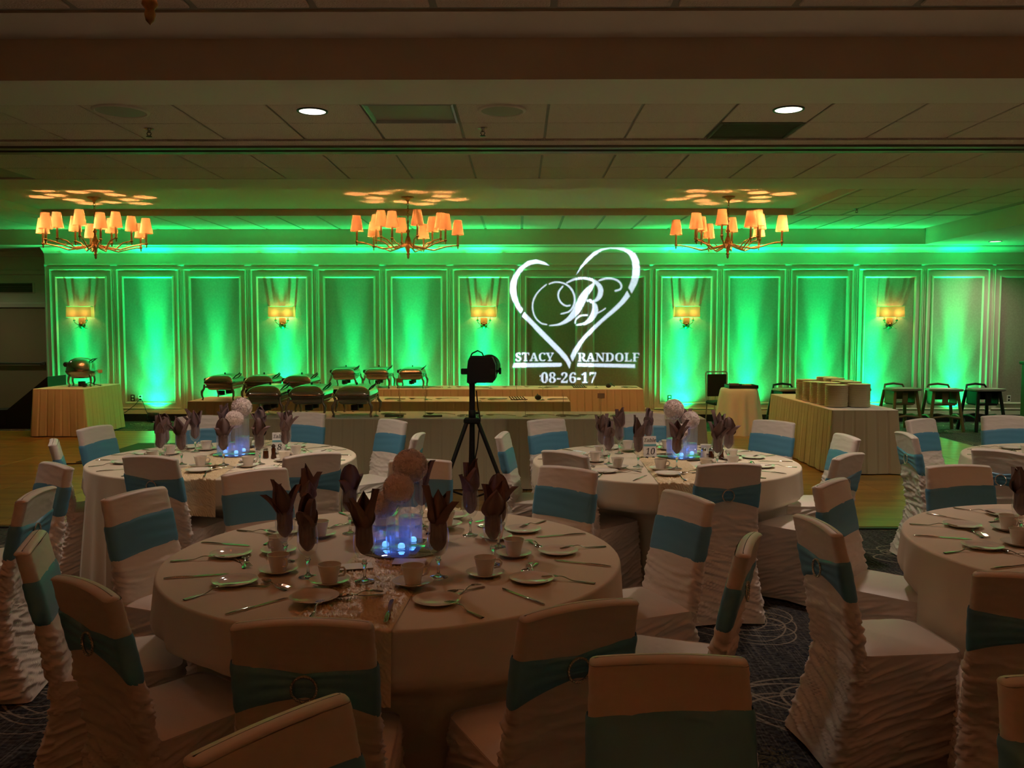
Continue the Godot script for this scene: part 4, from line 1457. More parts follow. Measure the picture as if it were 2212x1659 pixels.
func centrepieces(names: Array) -> void:
	var ball := pompom()
	var led := MB.new()
	led.lathe([Vector2(0, 0.018), Vector2(0.009, 0.018), Vector2(0.013, 0.014), Vector2(0.015, 0.005), Vector2(0.014, 0.0), Vector2(0, 0.0)], 20)
	var led_m := led.mesh(M.blue_led_glow)
	var mir := MB.new()
	mir.lathe([Vector2(0, 0.006), Vector2(0.168, 0.006), Vector2(0.172, 0.003), Vector2(0.170, 0.0), Vector2(0, 0.0)], 48)
	var mir_m := mir.mesh(M.mirror)
	var hs := [0.145, 0.215, 0.285]
	var rr := [0.060, 0.067, 0.077]
	var spec := [[T1 + Vector3(0.02, 0, -0.05), [Vector2(-0.075, 0.02), Vector2(-0.005, 0.05), Vector2(0.03, -0.06)], 0], [T2 + Vector3(0.05, 0, -0.10), [Vector2(-0.09, 0.02), Vector2(0.0, 0.05), Vector2(0.02, -0.06)], 1], [T3 + Vector3(0.14, 0, -0.12), [Vector2(-0.02, 0.06), Vector2(0.07, -0.02), Vector2(-0.045, -0.05)], 2]]
	for s in spec:
		var nm: String = names[s[2]]
		var c: Vector3 = s[0] + Vector3(0, TABLE_H + 0.014, 0)
		solo("mirror_base", mir_m, "round mirror plate under the vases on %s" % nm, "mirror", c, 0.0, "mirror plates")
		for k in 3:
			var size: String = ["shortest", "middle-sized", "tallest"][k]
			var p: Vector3 = c + Vector3(s[1][k].x, 0.0065, s[1][k].y)
			var vs := vase(hs[k])
			var t := thing("cylinder_vase", "%s clear glass cylinder vase of the cluster on %s" % [size, nm], "vase", p, 0.0, "glass cylinder vases")
			piece("glass", vs[0], t)
			piece("water", vs[1], t)
			var l := solo("submersible_light", led_m, "glowing blue light puck in the %s vase on %s" % [size, nm], "light", p + Vector3(0.012, 0.0125, 0.01), 0.0, "blue light pucks")
			omni(Vector3(0, 0.028, 0), Color(0.25, 0.5, 1.0), LED_E, 0.012, l)
			var b := solo("flower_ball", ball, "white carnation ball on the %s vase on %s" % [size, nm], "flowers", p + Vector3(0, hs[k] + rr[k] * 0.62, 0), k * 1.3, "white flower balls")
			b.scale = Vector3.ONE * rr[k]
	for q in [[Vector3(-0.12, 0, 0.24), 0.25], [Vector3(0.08, 0, 0.17), 0.0]]:
		var fc := MB.new()
		fc.box(Vector3.ZERO, Vector3(0.13, 0.0012, 0.085), 0.0003)
		solo("printed_card", fc.mesh(M.card_white), "small white printed card lying beside the glowing blue vases", "card", T1 + q[0] + Vector3(0, TABLE_H + 0.019, 0), q[1], "printed cards on the edge-on-card table")
	card(T2 + Vector3(0.335, 0, -0.18), 0.22, "8", "table number card reading Table 8 with a teal stripe")
	card(T3 + Vector3(-0.085, 0, -0.09), 0.12, "10", "table number card reading Table 10 with a teal stripe")
	card(T1 + Vector3(0.13, 0, -0.30), -0.95, "9", "table number card turned edge-on beside the glowing vases")
	# shakers and dishes
	for q in [[T3, Vector3(0.30, 0, -0.10), "table ten"], [T2, Vector3(0.24, 0, 0.02), "table eight"]]:
		var base: Vector3 = q[0] + q[1] + Vector3(0, TABLE_H + 0.004, 0)
		for k in 2:
			var t := thing("shaker", ("glass salt shaker" if k == 0 else "glass pepper shaker") + " with a steel cap on " + q[2], "shaker", base + Vector3(k * 0.055, 0, 0))
			var mb := MB.new()
			mb.lathe([Vector2(0, 0.001), Vector2(0.020, 0.001), Vector2(0.021, 0.01), Vector2(0.019, 0.05), Vector2(0.016, 0.056)], 16)
			part("jar", mb, M.salt if k == 0 else M.amber_glass, t)
			mb = MB.new()
			mb.lathe([Vector2(0.017, 0.055), Vector2(0.018, 0.065), Vector2(0.012, 0.075), Vector2(0, 0.078)], 16)
			part("cap", mb, M.chrome, t)
		var bt := thing("pepper_mill", "small dark wooden pepper mill on " + q[2], "mill", base + Vector3(0.12, 0, 0.03))
		var mb2 := MB.new()
		mb2.lathe([Vector2(0, 0.001), Vector2(0.019, 0.001), Vector2(0.02, 0.01), Vector2(0.014, 0.04), Vector2(0.016, 0.07), Vector2(0.010, 0.082)], 16)
		part("mill_body", mb2, M.amber_glass, bt)
		mb2 = MB.new()
		mb2.lathe([Vector2(0.010, 0.080), Vector2(0.015, 0.09), Vector2(0.012, 0.10), Vector2(0.004, 0.106), Vector2(0, 0.108)], 16)
		part("mill_head", mb2, M.wood_dark, bt)
		var dd := thing("butter_dish", "small white dish of butter curls on " + q[2], "dish", base + Vector3(-0.01, 0, 0.20))
		mb2 = MB.new()
		mb2.lathe([Vector2(0, 0.004), Vector2(0.035, 0.004), Vector2(0.058, 0.022), Vector2(0.061, 0.022), Vector2(0.038, 0.0), Vector2(0, 0.0)], 28)
		part("dish", mb2, M.china, dd)
		mb2 = MB.new()
		for k in 7:
			mb2.ball(Vector3(cos(k * 2.4) * 0.005 * k, 0.014 + (k % 2) * 0.006, sin(k * 2.4) * 0.005 * k), Vector3(0.014, 0.008, 0.011), 8)
		var bc := part("butter_curls", mb2, M.butter, dd)

func text(s: String, size: float, m: Material, slant := 0.0, depth := 0.001, bold := 400) -> TextMesh:
	var f := SystemFont.new()
	f.font_names = PackedStringArray(["Droid Serif"])
	f.font_weight = bold
	var fv := FontVariation.new()
	fv.base_font = f
	fv.variation_transform = Transform2D(Vector2(1, slant), Vector2(0, 1), Vector2.ZERO)
	var t := TextMesh.new()
	t.text = s
	t.font = fv
	t.font_size = 64
	t.pixel_size = size / 64.0
	t.depth = depth
	t.material = m
	return t

func card(at: Vector3, turn: float, num: String, label: String) -> void:
	var t := thing("table_number_card", label, "sign", at + Vector3(0, TABLE_H + 0.004, 0), turn, "table number cards")
	var tilt := Transform3D(Basis(Vector3.RIGHT, -0.16), Vector3(0, 0.012, 0))
	var mb := MB.new()
	mb.t = tilt
	mb.box(Vector3(0, 0.075, 0), Vector3(0.096, 0.148, 0.003), 0.0006)
	part("card", mb, M.card_white, t)
	mb = MB.new()
	mb.t = tilt
	mb.box(Vector3(0, 0.084, 0.0018), Vector3(0.096, 0.016, 0.0006))
	part("stripe", mb, M.card_teal, t)
	mb = MB.new()
	mb.box(Vector3(-0.025, 0.008, 0.0), Vector3(0.012, 0.016, 0.05), 0.003)
	mb.box(Vector3(0.025, 0.008, 0.0), Vector3(0.012, 0.016, 0.05), 0.003)
	part("foot", mb, M.black_plastic, t)
	var w := piece("lettering", text("Table", 0.034, M.ink, 0.28), t)
	w.transform = tilt * Transform3D(Basis(), Vector3(0, 0.120, 0.0022))
	w = piece("number", text(num, 0.062, M.ink, 0.18), t)
	w.transform = tilt * Transform3D(Basis(), Vector3(0, 0.040, 0.0022))

# ---------- skirted buffet tables and what stands on them ----------
func skirted_table(x0: float, x1: float, z0: float, z1: float, label: String, group := "") -> Node3D:
	# z0 is the edge nearer the tables of guests
	var c := Vector3((x0 + x1) / 2, 0, (z0 + z1) / 2)
	var hx := absf(x1 - x0) / 2
	var hz := absf(z1 - z0) / 2
	var t := thing("skirted_table", label, "table", c, 0.0, group)
	var mb := MB.new()
	mb.box(Vector3(0, 0.735, 0), Vector3(hx * 2, 0.03, hz * 2), 0.004)
	part("tabletop", mb, M.wood_dark, t)
	mb = MB.new()
	mb.box(Vector3(0, 0.754, 0), Vector3(hx * 2 + 0.016, 0.012, hz * 2 + 0.016), 0.005)
	part("top_cloth", mb, M.white_linen, t)
	for sx in [-1.0, 1.0]:
		for sz in [-1.0, 1.0]:
			var lg := MB.new()
			lg.tube([Vector3(sx * (hx - 0.12), 0.72, sz * (hz - 0.08)), Vector3(sx * (hx - 0.12), 0.018, sz * (hz - 0.08))], 0.014, 8)
			part("leg", lg, M.black_powder_coat, t)
	# box-pleated skirt on the four sides, flaring a little to the floor
	mb = MB.new()
	for side in 4:
		var half := hx if side % 2 == 0 else hz
		var dep := hz if side % 2 == 0 else hx
		var n := maxi(4, roundi(half * 2 / 0.115))
		var f := func(u: float, v: float) -> Vector3:
			var q := fposmod(u * n, 1.0)
			var pl := smoothstep(0.0, 0.06, q) * (1.0 - smoothstep(0.94, 1.0, q)) - 0.10 * sin(q * PI)
			var flare := 0.05 * v + 0.012 * v * sin(u * n * 2.3 + side)
			var s := lerpf(-half - 0.010 - 0.03 * v, half + 0.010 + 0.03 * v, u)
			var o := dep + 0.010 + flare - 0.020 * (1.0 - pl) * (0.35 + 0.65 * v)
			var y := lerpf(0.752, 0.03, v)
			match side:
				0: return Vector3(s, y, o)
				1: return Vector3(o, y, -s)
				2: return Vector3(-s, y, -o)
			return Vector3(-o, y, s)
		mb.grid(n * 10, 8, f, -1.0)
	part("pleated_skirt", mb, M.skirting_linen, t)
	return t

func make_chafer(at: Vector3, label: String, group: String) -> Node3D:
	var t := thing("chafing_dish", label, "chafing dish", at, 0.0, group)
	var hx := 0.175
	var hz := 0.28
	var mb := MB.new()
	# water pan: tapered walls below a rolled rim
	var f := func(u: float, v: float) -> Vector3:
		var k := [[0.0, 0.128], [0.75, 0.130], [0.86, 0.145], [0.96, 0.205], [1.0, 0.214], [1.06, 0.216], [1.07, 0.222], [1.0, 0.224]]
		var s := v * 7.0
		var i := mini(int(s), 6)
		var w: float = lerpf(k[i][0], k[i + 1][0], s - i)
		var y: float = lerpf(k[i][1], k[i + 1][1], s - i)
		var p: Vector2 = rrect(u, hx * w + 0.002, -hz * w - 0.002, hz * w + 0.002, 0.03 * w + 0.001)[0]
		return Vector3(p.x, y, p.y)
	mb.grid(56, 28, f, -1.0, true)
	part("water_pan", mb, M.brushed_steel, t)
	# domed lid, arched across and rounded at its ends
	mb = MB.new()
	var lf := func(u: float, v: float) -> Vector3:
		var a := v * PI / 2
		var r := cos(a) ** 0.75
		var p: Vector2 = rrect(u, hx * 1.07 * r + 0.001, -hz * 1.05 * (r ** 0.7) - 0.001, hz * 1.05 * (r ** 0.7) + 0.001, 0.04 * r + 0.0005)[0]
		return Vector3(p.x, 0.226 + 0.105 * sin(a), p.y)
	mb.grid(60, 16, lf, -1.0, true)
	var lid := part("lid", mb, M.chrome, t)
	mb = MB.new()
	mb.tube([Vector3(0.15, 0.285, 0.10), Vector3(0.18, 0.315, 0.10), Vector3(0.20, 0.330, 0.05), Vector3(0.20, 0.330, -0.05), Vector3(0.18, 0.315, -0.10), Vector3(0.15, 0.285, -0.10)], 0.007, 8)
	mb.tube([Vector3(0.19, 0.32, 0.07), Vector3(0.225, 0.355, 0.075)], 0.005, 6)
	part("handle", mb, M.dark_metal, lid)
	mb = MB.new()
	mb.ball(Vector3(0.0, 0.338, 0), Vector3(0.012, 0.014, 0.012), 10)
	part("knob", mb, M.dark_metal, lid)
	mb = MB.new()
	for z in [-0.14, 0.14]:
		mb.t = Transform3D(Basis(Vector3.FORWARD, PI / 2), Vector3(-0.195, 0.258, z))
		mb.lathe([Vector2(0, -0.03), Vector2(0.020, -0.03), Vector2(0.026, -0.02), Vector2(0.026, 0.02), Vector2(0.020, 0.03), Vector2(0, 0.03)], 16)
	part("roll_hinge", mb, M.dark_metal, t)
	# stand
	mb = MB.new()
	for z in [-1.0, 1.0]:
		mb.box(Vector3(0, 0.172, z * (hz * 0.96 + 0.012)), Vector3(hx * 2.0, 0.016, 0.008), 0.002)
		mb.box(Vector3(z * (hx * 0.96 + 0.010), 0.172, 0), Vector3(0.008, 0.016, hz * 2.0), 0.002)
	mb.box(Vector3(0, 0.058, 0), Vector3(0.02, 0.008, hz * 1.8), 0.002)
	part("stand_rail", mb, M.brushed_steel, t)
	for sx in [-1.0, 1.0]:
		for sz in [-1.0, 1.0]:
			mb = MB.new()
			mb.tube([Vector3(sx * 0.178, 0.205, sz * 0.275), Vector3(sx * 0.182, 0.15, sz * 0.28), Vector3(sx * 0.205, 0.115, sz * 0.295), Vector3(sx * 0.205, 0.07, sz * 0.295), Vector3(sx * 0.192, 0.03, sz * 0.288), Vector3(sx * 0.20, 0.004, sz * 0.294)], [0.012, 0.013, 0.017, 0.013, 0.010, 0.014], 9)
			part("leg", mb, M.brushed_steel, t)
	for z in [-0.14, 0.14]:
		mb = MB.new()
		mb.t = Transform3D(Basis(), Vector3(0, 0.063, z))
		mb.lathe([Vector2(0, 0), Vector2(0.042, 0), Vector2(0.042, 0.05), Vector2(0.046, 0.052), Vector2(0.03, 0.056), Vector2(0.03, 0.05), Vector2(0, 0.05)], 20)
		part("fuel_holder", mb, M.black_plastic, t)
	return t

func utensils() -> Dictionary:
	var u := {}
	var mb := MB.new()   # serving spoon
	var hand := func(a: float, v: float) -> Vector3:
		var w := lerpf(0.010, 0.005, v)
		return Vector3(cos(a * TAU) * w, 0.010 + 0.012 * sin(v * 2.0) + sin(a * TAU) * 0.003, lerpf(0.24, 0.02, v))
	mb.grid(8, 10, hand, -1.0, true)
	var bowl := func(a: float, v: float) -> Vector3:
		return Vector3(cos(a * TAU) * 0.034 * v, 0.006 + 0.018 * v * v, -0.03 + sin(a * TAU) * 0.052 * v)
	mb.grid(18, 6, bowl, -1.0, true)
	u.spoon = mb.mesh(M.cutlery_steel)
	mb = MB.new()        # tongs
	for s in [-1.0, 1.0]:
		mb.tube([Vector3(0, 0.012, 0.13), Vector3(s * 0.018, 0.012, 0.10), Vector3(s * 0.030, 0.014, 0.0), Vector3(s * 0.026, 0.014, -0.07), Vector3(s * 0.018, 0.010, -0.11)], [0.006, 0.007, 0.006, 0.009, 0.012], 8)
		mb.ball(Vector3(s * 0.018, 0.011, -0.12), Vector3(0.014, 0.008, 0.022), 10)
	u.tongs = mb.mesh(M.cutlery_steel)
	mb = MB.new()        # rest
	mb.t = Transform3D(Basis(), Vector3.ZERO)
	mb.box(Vector3(0, 0.008, 0), Vector3(0.20, 0.014, 0.10), 0.005)
	u.rest = mb.mesh(M.wood_dark)
	mb = MB.new()        # ladle lying on its bowl
	mb.tube([Vector3(0.0, 0.055, 0.0), Vector3(0.05, 0.075, 0.02), Vector3(0.14, 0.04, 0.05), Vector3(0.22, 0.012, 0.08)], 0.006, 8)
	mb.ball(Vector3(-0.02, 0.036, -0.01), Vector3(0.045, 0.034, 0.045), 14)
	u.ladle = mb.mesh(M.black_plastic)
	mb = MB.new()        # low wicker bread rest of parallel sticks
	for k in 6:
		mb.tube([Vector3(-0.10 + k * 0.035, 0.010, 0.06), Vector3(-0.13 + k * 0.035, 0.040, -0.06)], 0.007, 6)
	mb.tube([Vector3(-0.12, 0.010, 0.03), Vector3(0.10, 0.010, 0.03)], 0.006, 6)
	u.rack = mb.mesh(M.wood_dark)
	return u

func card_stand(at: Vector3, h: float, label: String, group: String, with_card: bool) -> Node3D:
	var t := thing("card_stand", label, "card holder", at, 0.0, group)
	var mb := MB.new()
	mb.lathe([Vector2(0, 0.014), Vector2(0.012, 0.012), Vector2(0.03, 0.004), Vector2(0.032, 0.0), Vector2(0, 0.0)], 20)
	part("base", mb, M.brushed_steel, t)
	mb = MB.new()
	mb.tube([Vector3(0, 0.01, 0), Vector3(0, h, 0)], 0.0028, 6)
	part("stem", mb, M.brushed_steel, t)
	mb = MB.new()
	var ring := []
	for i in 10:
		var a := TAU * i / 9.0
		ring.append(Vector3(cos(a) * 0.012, h + 0.012 + sin(a) * 0.012, 0))
	mb.tube(ring, 0.002, 5, false)
	part("clip", mb, M.brushed_steel, t)
	if with_card:
		mb = MB.new()
		mb.box(Vector3(0, h + 0.032, 0.002), Vector3(0.075, 0.055, 0.0015), 0.0004)
		part("paper_card", mb, M.card_tan, t)
	return t

func buffet() -> void:
	mat("card_tan", Color(0.76, 0.62, 0.46), 0.7)
	skirted_table(-2.98, 1.92, -9.03, -9.81, "long skirted buffet table directly behind the tripod spotlight", "long buffet tables")
	skirted_table(-4.25, 0.64, -11.15, -11.93, "long skirted buffet table of the middle row, between the other two", "long buffet tables")
	skirted_table(-3.00, 1.89, -13.40, -14.18, "long skirted buffet table nearest the panelled wall", "long buffet tables")
	var y := TABLE_H + 0.001
	var first: Node3D = null
	var rows := [["on the buffet table behind the tripod", -9.43, [-2.70, -2.25, -1.76]], ["on the middle buffet table", -11.53, [-3.90, -3.38, -2.88]], ["on the buffet table by the panelled wall", -13.78, [-2.74, -2.22, -1.69]]]
	for r in rows:
		for q in 3:
			var at := Vector3(r[2][q], y, r[1])
			var lab: String = ["door-end", "middle", "tripod-end"][q] + " steel chafing dish of the three " + r[0]
			if first == null:
				first = make_chafer(at, lab, "chafing dishes " + r[0])
			else:
				copy(first, at, 0.0, lab, "chafing dishes " + r[0])
	var u := utensils()
	var plan := [
		[-9.22, "on the buffet table behind the tripod", [[-1.33, "rest"], [-1.33, "tongs"], [-0.92, "rest"], [-0.92, "spoon"], [-0.52, "tongs"], [-0.28, "spoon"], [0.14, "spoon"], [0.52, "tongs"], [0.70, "spoon"], [1.08, "tongs"]], [[-1.52, 0], [-1.0, 0], [-0.42, 0], [0.06, 0], [0.46, 0], [0.86, 1], [-1.25, 0]]],
		[-11.35, "on the middle buffet table", [[-1.62, "tongs"], [-1.37, "spoon"], [-1.02, "spoon"], [-0.45, "spoon"], [-0.28, "tongs"], [0.0, "rack"], [0.24, "ladle"], [0.50, "tongs"]], [[-1.84, 0], [-1.55, 1], [-1.22, 0], [-0.62, 1], [-0.04, 0], [0.30, 0]]],
		[-13.66, "on the buffet table by the panelled wall", [[-1.32, "tongs"], [-0.92, "spoon"], [-0.60, "tongs"], [-0.20, "spoon"], [0.14, "spoon"], [0.50, "tongs"], [0.95, "rack"], [1.40, "ladle"], [1.72, "tongs"]], [[-1.46, 0], [-1.10, 0], [-0.45, 0], [0.32, 0], [0.42, 0], [1.20, 0], [1.66, 0]]],
	]
	var said := {"spoon": "steel serving spoon lying ", "tongs": "steel serving tongs lying ", "rest": "dark wooden utensil rest ", "ladle": "black ladle lying ", "rack": "slatted dark wooden bread rack "}
	var called := {"spoon": "serving_spoon", "tongs": "serving_tongs", "rest": "utensil_rest", "ladle": "ladle", "rack": "bread_rack"}
	var cat := {"spoon": "spoon", "tongs": "tongs", "rest": "utensil rest", "ladle": "ladle", "rack": "rack"}
	for p in plan:
		var prev := -9.0
		for e in p[2]:
			var k: String = e[1]
			var lift := 0.016 if absf(e[0] - prev) < 0.01 else 0.0
			prev = e[0] if k == "rest" else -9.0
			solo(called[k], u[k], said[k] + p[1], cat[k], Vector3(e[0], y + lift, p[0]), 0.1 if k == "rest" or k == "rack" else rng.randf_range(1.0, 2.2), cat[k] + " set " + p[1])
		for e in p[3]:
			var w: bool = e[1] == 1
			card_stand(Vector3(e[0], y, p[0] + 0.13 * (1 if int(absf(e[0] * 100)) % 2 else 0)), 0.15 + 0.04 * (int(absf(e[0] * 50)) % 3), "wire card stand %s %s" % ["holding a tan food card" if w else "without a card", p[1]], "wire card stands " + p[1], w)

func far_furniture() -> void:
	var y := TABLE_H + 0.001
	# roll-top chafer on its own table, left
	skirted_table(-7.50, -6.73, -13.40, -14.62, "small skirted table carrying the round roll-top chafer")
	var t := thing("roll_top_chafer", "round polished roll-top chafer on the small skirted table", "chafing dish", Vector3(-7.05, y, -14.0))
	var mb := MB.new()
	mb.t = Transform3D(Basis(), Vector3(0, 0.24, 0))
	mb.lathe([Vector2(0.225, 0.0), Vector2(0.224, 0.05), Vector2(0.205, 0.12), Vector2(0.16, 0.18), Vector2(0.09, 0.215), Vector2(0, 0.225)], 40)
	part("dome", mb, M.chrome, t)
	mb = MB.new()
	mb.t = Transform3D(Basis(), Vector3(0, 0.24, 0))
	mb.lathe([Vector2(0, -0.115), Vector2(0.10, -0.11), Vector2(0.18, -0.08), Vector2(0.22, -0.03), Vector2(0.235, 0.0), Vector2(0.235, 0.012), Vector2(0.225, 0.012)], 40)
	part("pan", mb, M.brushed_steel, t)
	for k in 4:
		mb = MB.new()
		var a := TAU * k / 4.0 + 0.5
		var d := Vector3(cos(a), 0, sin(a))
		mb.tube([d * 0.20 + Vector3(0, 0.20, 0), d * 0.225 + Vector3(0, 0.14, 0), d * 0.235 + Vector3(0, 0.08, 0), d * 0.21 + Vector3(0, 0.03, 0), d * 0.225 + Vector3(0, 0.005, 0)], [0.014, 0.018, 0.016, 0.012, 0.016], 9)
		part("leg", mb, M.brushed_steel, t)
	mb = MB.new()
	mb.tube([Vector3(0.16, 0.40, 0.06), Vector3(0.21, 0.435, 0.06), Vector3(0.22, 0.44, 0.0), Vector3(0.21, 0.435, -0.06), Vector3(0.16, 0.40, -0.06)], 0.008, 8)
	mb.tube([Vector3(0.215, 0.437, 0.03), Vector3(0.28, 0.45, 0.04)], 0.006, 6)
	part("handle", mb, M.dark_metal, t)
	mb = MB.new()
	mb.t = Transform3D(Basis(Vector3.RIGHT, PI / 2), Vector3(-0.245, 0.35, 0.0))
	mb.lathe([Vector2(0, -0.04), Vector2(0.03, -0.04), Vector2(0.04, -0.02), Vector2(0.04, 0.02), Vector2(0.03, 0.04), Vector2(0, 0.04)], 16)
	part("pivot", mb, M.dark_metal, t)
	mb = MB.new()
	mb.t = Transform3D(Basis(), Vector3(0, 0.0, 0))
	mb.lathe([Vector2(0, 0), Vector2(0.055, 0), Vector2(0.055, 0.07), Vector2(0.06, 0.075), Vector2(0.04, 0.08), Vector2(0, 0.075)], 20)
	part("fuel_holder", mb, M.black_plastic, t)
	var u := utensils()
	solo("ladle", u.ladle, "black ladle lying beside the roll-top chafer", "ladle", Vector3(-6.86, y, -13.75), 1.2)
	card_stand(Vector3(-6.82, y, -14.15), 0.20, "wire card stand with a tan card beside the roll-top chafer", "", true)
	# plates
	skirted_table(3.59, 4.33, -10.02, -12.46, "skirted table carrying the stacked dinner plates")
	var pl := MB.new()
	pl.lathe([Vector2(0, 0.002), Vector2(0.075, 0.002), Vector2(0.09, 0.006), Vector2(0.126, 0.0145), Vector2(0.1295, 0.0150), Vector2(0.1300, 0.0120), Vector2(0.1280, 0.0062), Vector2(0.092, -0.0002), Vector2(0.075, -0.0012), Vector2(0, -0.0012)], 30)
	var plm := pl.mesh(M.china_cream)
	for col in 2:
		for row in 5:
			var n: int = [[23, 24, 23, 22, 23], [24, 25, 25, 26, 26]][col][row]
			var at := Vector3(3.765 + col * 0.265, y + 0.002, -10.40 - row * 0.275)
			for k in n:
				solo("dinner_plate", plm, "cream dinner plate stacked with others on the skirted plate table", "plate", at + Vector3(rng.randfn() * 0.0015, k * 0.0112, rng.randfn() * 0.0015), 0.0, "dinner plates stacked on the plate table")
	# cocktail table, its tray, and the stacking chair behind
	var c := Vector3(3.49, 0, -13.92)
	t = thing("cocktail_table", "small round table under a white floor-length cloth by the panelled wall", "table", c)
	mb = MB.new()
	mb.lathe([Vector2(0, 0.736), Vector2(0.28, 0.736), Vector2(0.28, 0.715), Vector2(0, 0.715)], 32)
	part("tabletop", mb, M.wood_dark, t)
	mb = MB.new()
	mb.lathe([Vector2(0.03, 0.715), Vector2(0.03, 0.03), Vector2(0.2, 0.012), Vector2(0.2, 0.002), Vector2(0, 0.002)], 20)
	part("pedestal", mb, M.dark_metal, t)
	var cf := func(uu: float, v: float) -> Vector3:
		var a := uu * TAU
		var d := Vector3(cos(a), 0, sin(a))
		if v < 0.3:
			return d * 0.287 * v / 0.3 + Vector3(0, 0.742, 0)
		var s := (v - 0.3) / 0.7
		var r := 0.292 + 0.085 * s + (0.012 + 0.022 * s) * sin(a * 9.0 + sin(a * 4.0)) * minf(1.0, s * 4.0)
		return d * r + Vector3(0, lerpf(0.738, 0.008, s), 0)
	mb = MB.new()
	mb.grid(120, 24, cf, -1.0, true)
	part("cloth", mb, M.white_linen, t)
	t = thing("serving_tray", "black tray of small items on the round cloth-covered cocktail table", "tray", c + Vector3(0.03, 0.744, 0.02))
	mb = MB.new()
	mb.box(Vector3(0, 0.006, 0), Vector3(0.46, 0.012, 0.34), 0.004)
	for s in [-1.0, 1.0]:
		mb.box(Vector3(0.225 * s, 0.03, 0), Vector3(0.012, 0.05, 0.34), 0.004)
		mb.box(Vector3(0, 0.03, 0.165 * s), Vector3(0.46, 0.05, 0.012), 0.004)
	part("tray", mb, M.black_plastic, t)
	solo("cash_box", box_mesh(Vector3(0.12, 0.05, 0.10), M.card_tan), "small tan box standing in the black tray", "box", c + Vector3(0.11, 0.782, 0.05), 0.1)
	solo("notepad", box_mesh(Vector3(0.16, 0.06, 0.12), M.napkin_cloth), "dark folded cloth bundle in the black tray", "cloth", c + Vector3(-0.08, 0.787, 0.0), -0.2)
	stack_chair(Vector3(3.40, 0, -14.75))
	high_chairs()
	# things at the edges of the far wall
	t = thing("dark_cabinet", "tall dark cabinet with a moulded cap against the carpet edge by the high chairs", "cabinet", Vector3(7.75, 0, -12.9))
	mb = MB.new()
	mb.box(Vector3(0, 0.60, 0), Vector3(0.50, 1.12, 0.45), 0.008)
	part("body", mb, M.highchair_green, t)
	mb = MB.new()
	mb.box(Vector3(0, 1.18, 0), Vector3(0.56, 0.05, 0.50), 0.012)
	part("cap", mb, M.highchair_green, t)
	mb = MB.new()
	mb.box(Vector3(0, 0.03, 0), Vector3(0.54, 0.06, 0.48), 0.008)
	part("plinth", mb, M.black_plastic, t)
	t = thing("floor_monitor", "black wedge-shaped stage loudspeaker on the floor beside the doors", "speaker", Vector3(-8.28, 0, -14.9))
	mb = MB.new()
	mb.slab(PackedVector2Array([Vector2(-1.2, 0.0), Vector2(0.35, 0.0), Vector2(0.35, 0.88), Vector2(-0.35, 0.32), Vector2(-1.2, 0.28)]), -0.3, 0.3)
	part("case", mb, M.black_plastic, t)
	mb = MB.new()
	mb.box(Vector3(-0.77, 0.16, 0.302), Vector3(0.8, 0.2, 0.006), 0.002)
	part("grille", mb, M.black_rubber, t)
	solo("dark_floor_sheet", box_mesh(Vector3(2.2, 0.008, 1.8), M.dark_sheet), "thin dark sheet on the dance floor under the buffet end", "mat", Vector3(-4.45, 0.0225, -11.7))  # thin dark sheet laid flat on the dance floor
	mb = MB.new()
	mb.tube([Vector3(-5.9, 0.024, -10.6), Vector3(-5.3, 0.024, -10.72), Vector3(-4.4, 0.024, -10.7), Vector3(-3.9, 0.024, -10.2), Vector3(-4.2, 0.024, -9.4), Vector3(-3.6, 0.024, -8.9), Vector3(-3.3, 0.024, -8.4)], 0.007, 6)
	solo("floor_cable", mb.mesh(M.black_plastic), "black cable snaking over the dance floor from the thin dark sheet", "cable")

func box_mesh(s: Vector3, m: Material) -> Mesh:
	var mb := MB.new()
	mb.box(Vector3.ZERO, s, 0.003)
	return mb.mesh(m)

func stack_chair(at: Vector3) -> void:
	var t := thing("stacking_chair", "uncovered stacking chair with a dark padded back behind the cocktail table", "chair", at, 3.3)
	var mb := MB.new()
	mb.box(Vector3(0, 0.72, 0.20), Vector3(0.34, 0.38, 0.03), 0.012)
	part("back_pad", mb, M.upholstery_dark, t)
	mb = MB.new()
	mb.box(Vector3(0, 0.44, -0.01), Vector3(0.40, 0.06, 0.40), 0.02)
	part("seat", mb, M.upholstery_dark, t)
	mb = MB.new()
	mb.tube([Vector3(-0.19, 0.40, 0.18), Vector3(-0.19, 0.93, 0.22), Vector3(-0.17, 0.95, 0.22), Vector3(0.17, 0.95, 0.22), Vector3(0.19, 0.93, 0.22), Vector3(0.19, 0.40, 0.18)], 0.012, 8)
	part("back_frame", mb, M.tray_grey, t)
	for sx in [-1.0, 1.0]:
		for sz in [-1.0, 1.0]:
			mb = MB.new()
			mb.tube([Vector3(0.18 * sx, 0.42, 0.17 * sz), Vector3(0.19 * sx, 0.003, 0.22 * sz)], 0.011, 8)
			part("leg", mb, M.tray_grey, t)

